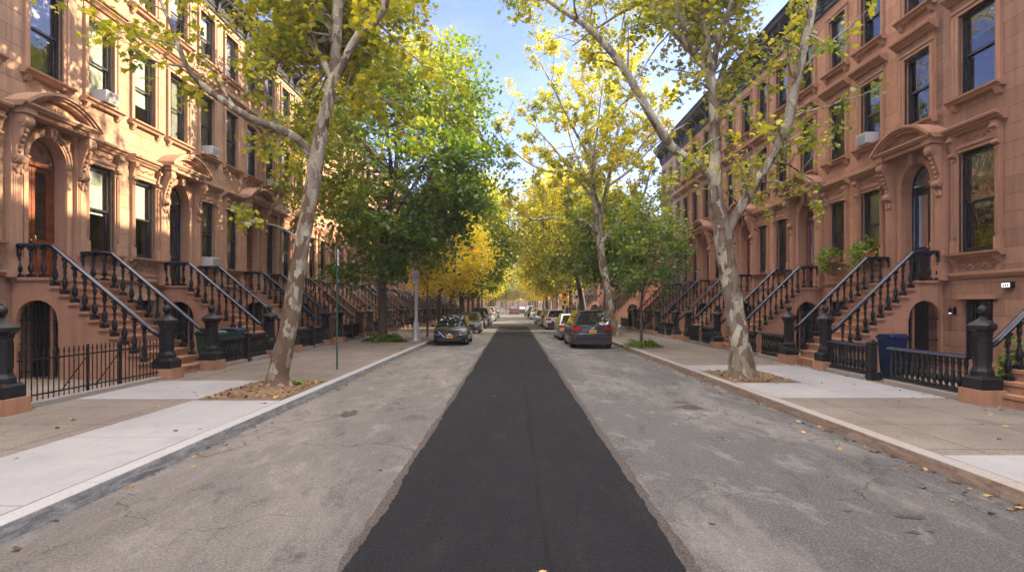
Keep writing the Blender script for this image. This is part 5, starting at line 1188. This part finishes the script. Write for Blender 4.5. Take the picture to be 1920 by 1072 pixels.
# ------------------------------------------------------------------ cars (local +y = front)
CARK = dict(
 sedan=dict(L=4.45, W=1.74, H=1.50, belt=.92, hood=.82, wb=2.6, r=.315, cab=(-1.75, 1.42), roof=(-1.0, .42), tail=.98),
 suv=dict(L=4.8, W=1.94, H=1.76, belt=1.08, hood=1.08, wb=2.9, r=.38, cab=(-2.28, 1.25), roof=(-1.95, .5), tail=1.08),
 estate=dict(L=4.6, W=1.82, H=1.64, belt=1.0, hood=.98, wb=2.7, r=.35, cab=(-2.18, 1.3), roof=(-1.8, .55), tail=1.0),
 truck=dict(L=5.6, W=2.0, H=1.95, belt=1.2, hood=1.2, wb=3.5, r=.42, cab=(-1.1, 1.2), roof=(-.85, .6), tail=1.25))
def car_meshes(kind, pm):
    K = CARK[kind]; L, W, H, r = K['L'], K['W'], K['H'], K['r']; f = L/2; ax = (-K['wb']/2-.02, K['wb']/2+.0)
    ra = r+.055; gc = .2
    pr = [(-f+.12, gc)]                                    # rear bottom, going forward along the underside
    def archpts(c): return [(c-ra*math.cos(a), max(gc, r+ra*math.sin(a)*1.0)) for a in [PI*k/10 for k in range(11)] if r+ra*math.sin(a) >= gc]
    for c in ax: pr += [(c-ra, gc)]+archpts(c)+[(c+ra, gc)]
    hd = K['hood']; bt = K['belt']; tl = K['tail']
    pr += [(f-.12, gc), (f-.02, gc+.1), (f, .45), (f-.02, .62), (f-.08, hd-.12), (f-.22, hd-.03), (f-.5, hd+.03), (K['cab'][1], bt+.0), (0, bt), (K['cab'][0], bt+.0)]
    if kind in ('suv', 'estate'): pr += [(-f+.06, bt-.02), (-f+.02, bt-.2), (-f+.03, .72), (-f-.02, .66), (-f, .42)]
    else: pr += [(-f+.35, tl), (-f+.1, tl-.02), (-f+.03, tl-.1), (-f+.06, .72), (-f-.01, .64), (-f, .4)]
    n = len(pr); mb = MB(); ss = [-1, -.965, -.86, -.6, -.3, 0, .3, .6, .86, .965, 1]; vs = []
    for s in ss:
        q = abs(s)
        for (y, z) in pr:
            yy, zz = y, z; e = max(0, abs(y)-f+1.0)
            yy = y-math.copysign(.20*q**3*min(1, e)**1.5, y)
            if z > .72: zz = z-.05*q**4-.02*(q > .99)
            x = s*W/2*(1-.07*min(1, e)**2)
            if z > .75: x *= 1-.05*(z-.75)/.4
            if q > .99 and z <= gc+.01: x *= .97
            vs.append((x, yy, zz))
    fs = [(i*n+k, i*n+(k+1) % n, (i+1)*n+(k+1) % n, (i+1)*n+k) for i in range(len(ss)-1) for k in range(n)]
    fs += [tuple(range(n))[::-1], tuple((len(ss)-1)*n+k for k in range(n))]
    mb.add(vs, fs)
    # cabin
    c0, c1 = K['cab']; r0, r1 = K['roof']; wb_, wt = W/2*.92, W/2*(.66 if kind == 'suv' else .68); zb, zt = bt-.03, H-.03
    lo = [(-wb_, c0, zb), (wb_, c0, zb), (wb_, c1, zb), (-wb_, c1, zb)]; hi = [(-wt, r0, zt), (wt, r0, zt), (wt, r1, zt), (-wt, r1, zt)]
    cr = [(x*.88, y*.9 if True else y, zt+.035) for x, y, z in hi]
    mb.add(lo+hi+cr, [(0, 1, 5, 4), (1, 2, 6, 5), (2, 3, 7, 6), (3, 0, 4, 7), (4, 5, 9, 8), (5, 6, 10, 9), (6, 7, 11, 10), (7, 4, 8, 11), (8, 9, 10, 11)])
    if kind == 'truck':
        mb.box(-W/2+.02, -W/2+.1, -f+.1, c0, bt-.1, bt+.12); mb.box(W/2-.1, W/2-.02, -f+.1, c0, bt-.1, bt+.12); mb.box(-W/2+.05, W/2-.05, -f+.05, -f+.12, bt-.15, bt+.12)
    body = mb.mesh('body', pm, 38)
    def panel(A, B, C_, D, ins, off, name):      # quad A,B (bottom) C,D (top), inset, pushed out
        A, B, C_, D = map(Vector, (A, B, C_, D)); nrm = (B-A).cross(D-A).normalized(); cen = (A+B+C_+D)/4
        if nrm.dot(cen-Vector((0, 0, cen.z*.5))) < 0: nrm = -nrm
        g_ = lambda u, v: (A.lerp(B, u)).lerp(D.lerp(C_, u), v)+nrm*off
        m2 = MB(); (u0, u1, v0, v1) = ins
        m2.add([g_(u0, v0), g_(u1, v0), g_(u1-.02, v1), g_(u0+.02, v1)], [(0, 1, 2, 3)]); return m2
    P = []
    def gp(name, lab, idx, ins):
        m2 = panel(lo[idx[0]], lo[idx[1]], hi[idx[1]], hi[idx[0]], ins, .008, name); P.append((lab, m2.mesh(lab, 'car_glass'), None))
    gp('r', 'rear_window', (0, 1), (.06, .94, .08, .9)); gp('w', 'windscreen', (2, 3), (.04, .96, .05, .95))
    for idx in ((1, 2), (3, 0)):
        a = panel(lo[idx[0]], lo[idx[1]], hi[idx[1]], hi[idx[0]], (.07, .47, .12, .9), .008, ''); P.append(('side_window', a.mesh('side_window', 'car_glass'), None))
        a = panel(lo[idx[0]], lo[idx[1]], hi[idx[1]], hi[idx[0]], (.5, .92, .12, .9), .008, ''); P.append(('side_window', a.mesh('side_window', 'car_glass'), None))
    # lamps, plates, grille
    def curve_y(x, y, sgn): q = abs(x)/(W/2); return sgn*(y-.2*q**3)
    for s in (-1, 1):
        m2 = MB(); zt_ = hd-.10; x0, x1 = s*W*.27, s*W*.47
        ya, yb = curve_y(x0, f+.012, 1), curve_y(x1, f-.03, 1)
        m2.add([(x0, ya+.01, zt_-.19), (x1, yb+.01, zt_-.15), (x1*1.012, yb-.28, zt_+.03), (x0*1.15, ya-.07, zt_-.01), (x0, ya-.12, zt_-.19), (x1*1.01, yb-.35, zt_-.08)], [(0, 1, 2, 3), (0, 3, 4), (1, 5, 2)])
        P.append(('headlight', m2.mesh('headlight', 'headlight'), None))
        m2 = MB(); zt_ = bt-.08 if kind in ('suv', 'estate') else tl-.1; h_ = .14; x0, x1 = s*W*.26, s*W*.475; ya, yb = curve_y(x0, -(-f+.0)+.02, -1), curve_y(x1, f-.0, -1)
        m2.add([(x0, ya, zt_-h_), (x1, yb+.03, zt_-h_), (x1, yb+.05, zt_), (x0, ya+.02, zt_), (x1*1.02, yb+.28, zt_-h_), (x1*1.015, yb+.3, zt_)], [(0, 1, 2, 3), (1, 4, 5, 2)])
        P.append(('taillight', m2.mesh('taillight', 'taillight'), None))
        m2 = MB(); m2.box(s*W*.33, s*W*.45, -f-.03, -f+.1, .5, .57); P.append(('rear_reflector', m2.mesh('rear_reflector', 'taillight'), None))
        m2 = MB(); yb_ = c1-.32; m2.ball((s*(W/2+.1), yb_, bt+.05), .1, 8, 6, .75); m2.tube([(s*(W/2-.08), yb_, bt-.02), (s*(W/2+.06), yb_, bt+.02)], .03, 6); P.append(('wing_mirror', m2.mesh('wing_mirror', 'car_trim', 60), None))
        for c in (-.35, .55):
            m2 = MB(); m2.box(s*(W/2-.01), s*(W/2+.012), c-.1, c+.1, bt-.16, bt-.13); P.append(('door_handle', m2.mesh('door_handle', pm), None))
    m2 = MB(); z0 = hd-.3
    if kind == 'sedan':
        m2.add([(-.5, f-.0, z0+.15), (.5, f-.0, z0+.15), (.24, f+.03, z0-.1), (-.24, f+.03, z0-.1)], [(0, 1, 2, 3)]); m2.box(-.5, .5, f-.05, f+.012, .24, .38)
    else: m2.box(-.48, .48, f-.06, f+.012, z0-.02, z0+.16)
    P.append(('grille', m2.mesh('grille', 'car_trim'), None))
    m2 = MB(); m2.box(-.55, .55, f-.05, f+.006, .27, .4); m2.box(-W*.42, W*.42, -f-.035, -f+.1, gc+.02, .36 if kind == 'sedan' else .56); P.append(('bumper_trim', m2.mesh('bumper_trim', 'car_trim'), None))
    m2 = MB()
    if kind == 'sedan':
        for s in (-1, 1): m2.tube([(s*.52, f-.0, z0+.17), (s*.3, f+.035, z0-.06), (s*.2, f+.04, z0-.1)], .022, 5)
    else: m2.box(-.5, .5, f-.01, f+.02, z0+.16, z0+.18); m2.box(-W*.38, W*.38, -f-.035, -f, .44, .46)
    P.append(('chrome_strip', m2.mesh('chrome_strip', 'chrome'), None))
    m2 = MB(); m2.tube([(0, f+.0, z0+.04), (0, f+.035, z0+.04)], .065, 14); m2.box(-.1, .1, f+.02, f+.04, z0+.03, z0+.05)
    if kind in ('suv', 'estate'): m2.box(-.07, .07, -f-.0, -f+.03, bt-.14, bt-.1)
    P.append(('emblem', m2.mesh('emblem', 'chrome'), None))
    for sg, zz in ((1, .47), (-1, .8 if kind in ('suv', 'estate') else .6)):
        m2 = MB(); yy = sg*(f+.03 if sg > 0 else f+.0); m2.box(-.155, .155, yy-.012, yy+.012, zz-.08, zz+.08); P.append(('number_plate', m2.mesh('number_plate', 'plate_yellow'), (yy, zz, sg)))
    m2 = MB()
    for x in range(6): m2.box(-.115+.04*x, -.09+.04*x, -.003, .003, -.03, .03)
    ink = m2.mesh('plate_lettering', 'plate_ink')
    # wheels
    ty = MB(); ty.lathe([(r*.62, -.1), (r*.93, -.1), (r, -.07), (r, .07), (r*.93, .1), (r*.62, .1)], 22); tym = ty.mesh('tyre', 'rubber', 50); tym.transform(Matrix.Rotation(PI/2, 4, 'Y'))
    ri = MB(); ri.lathe([(r*.62, -.085), (r*.62, .085), (r*.5, .07), (r*.2, .075), (.03, .09)], 18)
    for k in range(5):
        a = 2*PI*k/5
        for sg in (1,): ri.tube([(0, 0, .088), (r*.6*math.cos(a), r*.6*math.sin(a), .085)], .028, 5)
    rim = ri.mesh('rim', 'alloy', 50); rim.transform(Matrix.Rotation(PI/2, 4, 'Y'))
    un = MB(); un.box(-W/2+.24, W/2-.24, -f+.3, f-.3, .22, .75); P.append(('underbody', un.mesh('underbody', 'rubber'), None))
    if kind in ('suv', 'estate'):
        m2 = MB()
        for s in (-1, 1): m2.tube([(s*wt*.92, r0+.1, H+.01), (s*wt*.92, r0+.25, H+.05), (s*wt*.92, r1-.2, H+.05), (s*wt*.92, r1-.05, H+.01)], .018, 5)
        P.append(('roof_rail', m2.mesh('roof_rail', 'car_trim'), None))
        m2 = MB(); m2.box(-.5, .5, r0-.08, r0+.1, H-.045, H-.005); P.append(('spoiler', m2.mesh('spoiler', pm), None))
    return body, P, ink, tym, rim, ax, W, r
def car(kind, pm, x, y_near, facing, label, plate=None):
    """y_near: Y of the end nearest the camera; facing -1 = towards the camera"""
    body, P, ink, tym, rim, ax, W, r = cached(('car', kind, pm), lambda: car_meshes(kind, pm)); L = CARK[kind]['L']
    t = thing('parked_car' if kind != 'truck' else 'pickup_truck', label, 'car' if kind != 'truck' else 'pickup truck', (x, y_near+L/2, 0), 0 if facing > 0 else PI, 'cars parked along the kerb')
    add('body', body, t)
    for nm, me, ex in P:
        o = add(nm, me, t)
        if ex: add('plate_lettering', ink, o, (0, ex[0]+ex[2]*.0145, ex[1]))
    for s in (-1, 1):
        for a in ax:
            ty = add('tyre', tym, t, (s*(W/2-.11), a, r)); ty.name = 'wheel'; add('rim', rim, ty, (0, 0, 0), 0 if s > 0 else PI)
    return t
XLc, XRc = -3.17, 3.65
car('sedan', 'paint_black', XLc+.05, 28.3, -1, 'dark saloon car with yellow front plate, parked by the lamp post')
car('sedan', 'paint_grey', XLc, 40.5, -1, 'grey saloon car parked behind the dark saloon')
car('sedan', 'paint_black', XLc, 48.5, -1, 'black saloon car between the grey saloon and a blue four-wheel drive')
car('suv', 'paint_blue', XLc-.05, 54.2, -1, 'blue four-wheel drive car parked on the sunlit side')
car('estate', 'paint_white', XLc, 60.2, -1, 'white estate car directly behind the blue four-wheel drive')
car('sedan', 'paint_silver', XLc, 66.2, -1, 'silver saloon car on the sunlit side behind the white estate')
car('suv', 'paint_white', XLc, 72, -1, 'white tall car, seventh parked on the sunlit side')
car('sedan', 'paint_white', XLc, 79, -1, 'white saloon car, eighth parked on the sunlit side')
car('sedan', 'paint_lightblue', XLc, 85.5, -1, 'pale blue saloon, ninth parked on the sunlit side')
car('suv', 'paint_silver', XLc, 92, -1, 'silver tall car, tenth parked on the sunlit side')
car('suv', 'paint_charcoal', XRc, 26.3, 1, 'charcoal four-wheel drive with red tail lights, closest on the shaded side')
car('sedan', 'paint_silver', XRc-.22, 32.3, 1, 'silver saloon car mostly hidden ahead of the charcoal four-wheel drive')
car('estate', 'paint_white', XRc-.1, 46.6, 1, 'white estate car with red tail lamp on the shaded side')
car('estate', 'paint_tan', XRc-.2, 52.0, 1, 'tan estate car just ahead of the white estate')
car('sedan', 'paint_lightblue', XRc-.45, 60.2, -1, 'small pale blue saloon facing down the road on the shaded side')
car('sedan', 'paint_silver', XRc-.2, 67.5, 1, 'silver saloon, sixth parked on the shaded side')
car('estate', 'paint_white', XRc-.3, 80, -1, 'white estate car, seventh parked on the shaded side')
car('suv', 'paint_black', XRc-.4, 90, -1, 'black tall car, eighth parked on the shaded side')
car('truck', 'paint_grey', XRc-.6, 101, -1, 'grey pickup truck, last parked on the shaded side')
car('truck', 'paint_darkred', .2, 119, 1, 'brownish pickup truck driving away in the middle of the road')
car('suv', 'paint_black', 2.1, 132, 1, 'tiny dark car far off beside the brownish pickup truck')

# ------------------------------------------------------------------ the street's far end
def block(name, label, x0, x1, y0, y1, h, mat, floors, cols):
    t = thing(name, label, 'building', ((x0+x1)/2, y0, 0)); w = x1-x0; MB().box(-w/2, w/2, 0, y1-y0, 0, h).obj('wall', mat, t)
    MB().box(-w/2-.2, w/2+.2, -.4, 1, h-.5, h+.3).obj('cornice', 'pale_trim', t)
    mb = MB(); mb.box(-.55, .55, -.03, .1, 0, 1.9); wf = mb.mesh('window', 'sash_black'); mb = MB(); mb.box(-.48, .48, -.045, -.035, .06, 1.84); wp = mb.mesh('pane', 'car_glass')
    for i in range(floors):
        for j in range(cols): o = add('window', wf, t, (-w/2+w*(j+.5)/cols, 0, 1.3+3.3*i)); add('pane', wp, o)
def far_house(side, y, mat, h, label):
    X = XL if side < 0 else XR; t = thing('row_house', label, 'house', (X, y, 0), 0 if side < 0 else PI, f'far row houses on the {SIDE[side]} side')
    add('wall', cached(('fh', mat, h), lambda: MB().box(-11, 0, -3.05, 3.05, 0, h).mesh('wall', mat)), t)
    add('cornice', cached(('c', -3.05, 3.05, (h-1, h+.1)), lambda: cornice_mesh(-3.05, 3.05, h-1, h+.1, 'cornice_iron')), t)
    def wm():
        mb = MB(); mb.box(-.02, .06, -.7, .7, -.15, 0); mb.box(-.02, .08, -.7, .7, 2.2, 2.45); mb.box(-.02, .05, -.7, -.52, 0, 2.2); mb.box(-.02, .05, .52, .7, 0, 2.2); return mb.mesh('window', 'brownstone_trim')
    pm_ = cached(('fp',), lambda: MB().box(-.02, .02, -.52, .52, 0, 2.2).mesh('pane', 'car_glass'))
    for z in (3.5, 7.4, 10.8):
        for u in (-2, 0, 2): add('pane', pm_, add('window', cached(('fw',), wm), t, (0, u, z)))
    stp = cached(('fs',), lambda: (lambda mb: [mb.box(0, .9+.3*i, -1.0, 1.0, 0 if i == 9 else .001*i, 2.7-.26*i) for i in range(10)] and mb.mesh('steps', 'step_stone'))(MB())); add('steps', stp, t, (0, 2, 0))
for i in range(18): far_house(-1, LD[-1]+8.2+6.1*i, ('brownstone_tan', 'red_brick', 'pale_stone')[i % 3], (15.3, 14.8, 15.6)[i*2 % 3], f'{["tan", "red brick", "pale"][i % 3]} house far down the sunlit row, {ORD[i]} past the stoops')
for i in range(14): far_house(1, 131+6.1*i, ('brownstone', 'pale_stone', 'red_brick')[i % 3], (14.8, 14.2, 15.2)[i*2 % 3], f'{["brown", "pale", "red brick"][i % 3]} house far down the shaded row, {ORD[i]} past the last gap')
for i, (x, y, mdl) in enumerate(((-2.6, 206, ym), (2.2, 214, om), (-6.5, 190, ym), (6.4, 186, ym), (6, 202, lm), (0, 222, ym))):
    t = thing('street_tree', f'{["golden", "olive", "yellow", "yellow", "green gold", "golden"][i]} tree closing the view far down the road, {ORD[i]} of six', 'tree', (x, y, .0), i*1.3, GT); t.scale = (1.35,)*3
    add('trunk', mdl[0], t); add('crown', mdl[1], t)
block('apartment_building', 'pale pink building closing the far end of the street', -24, 26, 232, 245, 13, 'tan_brick', 4, 9)

# road details: chalk and paint scribbles, tar blots, patches
def stroke(name, pts, w, mat, z=.006):
    mb = MB(); P_ = [Vector((*p, 0)) for p in pts]; vs = []
    for i, p in enumerate(P_):
        d = (P_[min(i+1, len(P_)-1)]-P_[max(i-1, 0)]).normalized(); nrm = Vector((-d.y, d.x, 0)); ww = w*(.6+.5*abs(mnoise.noise(Vector((i*.7, p.x, 3)))))
        vs += [p+nrm*ww+Vector((0, 0, z)), p-nrm*ww+Vector((0, 0, z))]
    mb.add(vs, [(2*i, 2*i+1, 2*i+3, 2*i+2) for i in range(len(P_)-1)]); mb.obj(name, mat, kind='structure')
def gp_(x, y): return ((x-962)*2/(y-572), 2160/(y-572))
def blot(x, y, rx, ry, seed):
    cx, cy = gp_(x, y); mb = MB(); n = 60; vs = []
    for i in range(n):
        a = 2*PI*i/n; q = 1+.7*mnoise.noise(Vector((math.cos(a)*1.5+seed, math.sin(a)*1.5, seed)))+.5*mnoise.noise(Vector((math.cos(a)*5+seed, math.sin(a)*5, seed))); vs.append((cx+rx*q*math.cos(a), cy+ry*q*math.sin(a), .006))
    mb.add(vs, [tuple(range(n))]); mb.obj('tar_patch', 'tar_edge', kind='structure')
for a in ((1296, 764, .24, .22, 1), (1272, 754, .16, .06, 2), (1710, 969, .15, .05, 3), (1711, 998, .06, .03, 4), (1588, 958, .05, .02, 5), (1745, 996, .03, .015, 6), (655, 775, .16, .3, 7)): blot(*a)
# hairline joints across the new kerb and old road bays
hz = bpy.data.materials.new('haze'); hz.use_nodes = True; ht = hz.node_tree; ht.nodes.clear(); ho = ht.nodes.new('ShaderNodeOutputMaterial'); hv = ht.nodes.new('ShaderNodeVolumePrincipled')
hv.inputs['Color'].default_value = (.95, .9, .82, 1); hv.inputs['Density'].default_value = .0008; hv.inputs['Anisotropy'].default_value = .3; ht.links.new(hv.outputs[0], ho.inputs['Volume']); MATS['haze'] = hz
MB().box(-152, 152, -62, 422, -1.1, 27).obj('haze', 'haze', kind='stuff')
# ------------------------------------------------------------------ light
SUN_EL, SUN_AZ = 21.5, 20.0       # azimuth measured from +X towards +Y (up the street)
w = bpy.data.worlds.new('World'); scene.world = w; w.use_nodes = True; nt = w.node_tree; nt.nodes.clear()
sky = nt.nodes.new('ShaderNodeTexSky'); sky.sky_type = 'NISHITA'; sky.sun_disc = False
sky.sun_elevation = R(SUN_EL); sky.sun_rotation = R(90-SUN_AZ); sky.air_density = .85; sky.dust_density = .25; sky.ozone_density = 1.6; sky.altitude = 800
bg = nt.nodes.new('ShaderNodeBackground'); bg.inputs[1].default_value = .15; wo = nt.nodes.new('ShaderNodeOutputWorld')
# faint cloud near the horizon; bright warm cloud added overhead, unseen, for fill
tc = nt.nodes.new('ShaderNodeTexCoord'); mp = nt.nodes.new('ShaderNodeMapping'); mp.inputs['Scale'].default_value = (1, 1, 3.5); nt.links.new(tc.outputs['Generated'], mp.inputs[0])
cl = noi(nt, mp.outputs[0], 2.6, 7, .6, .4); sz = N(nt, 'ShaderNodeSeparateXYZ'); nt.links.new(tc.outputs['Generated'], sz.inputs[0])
low = ramp(nt, sz.outputs[2], [(.02, .08), (.2, .0), (.5, .03), (.72, 1)])  # cloud amount by height: a trace low down, most of it overhead
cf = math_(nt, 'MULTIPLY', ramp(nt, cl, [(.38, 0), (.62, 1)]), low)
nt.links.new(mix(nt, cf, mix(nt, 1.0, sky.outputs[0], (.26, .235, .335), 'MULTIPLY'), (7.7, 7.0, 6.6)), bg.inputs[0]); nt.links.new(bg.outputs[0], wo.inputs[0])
sl = bpy.data.lights.new('sun', 'SUN'); sl.energy = 2.0; sl.angle = R(.5); sl.color = (1, .80, .55)
so = bpy.data.objects.new('sun', sl); COL.objects.link(so)
dv = Vector((math.cos(R(SUN_EL))*math.cos(R(SUN_AZ)), math.cos(R(SUN_EL))*math.sin(R(SUN_AZ)), math.sin(R(SUN_EL))))
so.rotation_euler = dv.to_track_quat('Z', 'Y').to_euler(); so.location = (30, 20, 40)
vs_ = scene.view_settings; vs_.view_transform = 'Standard'; vs_.look = 'None'; vs_.exposure = 3.4; vs_.gamma = 1
scene.cycles.max_bounces = 8; scene.cycles.diffuse_bounces = 4; scene.cycles.glossy_bounces = 3; scene.cycles.transparent_max_bounces = 8
scene.cycles.caustics_reflective = False; scene.cycles.caustics_refractive = False
print('leaves', nL, nR, nQ, counts, 'objects', len(bpy.data.objects))
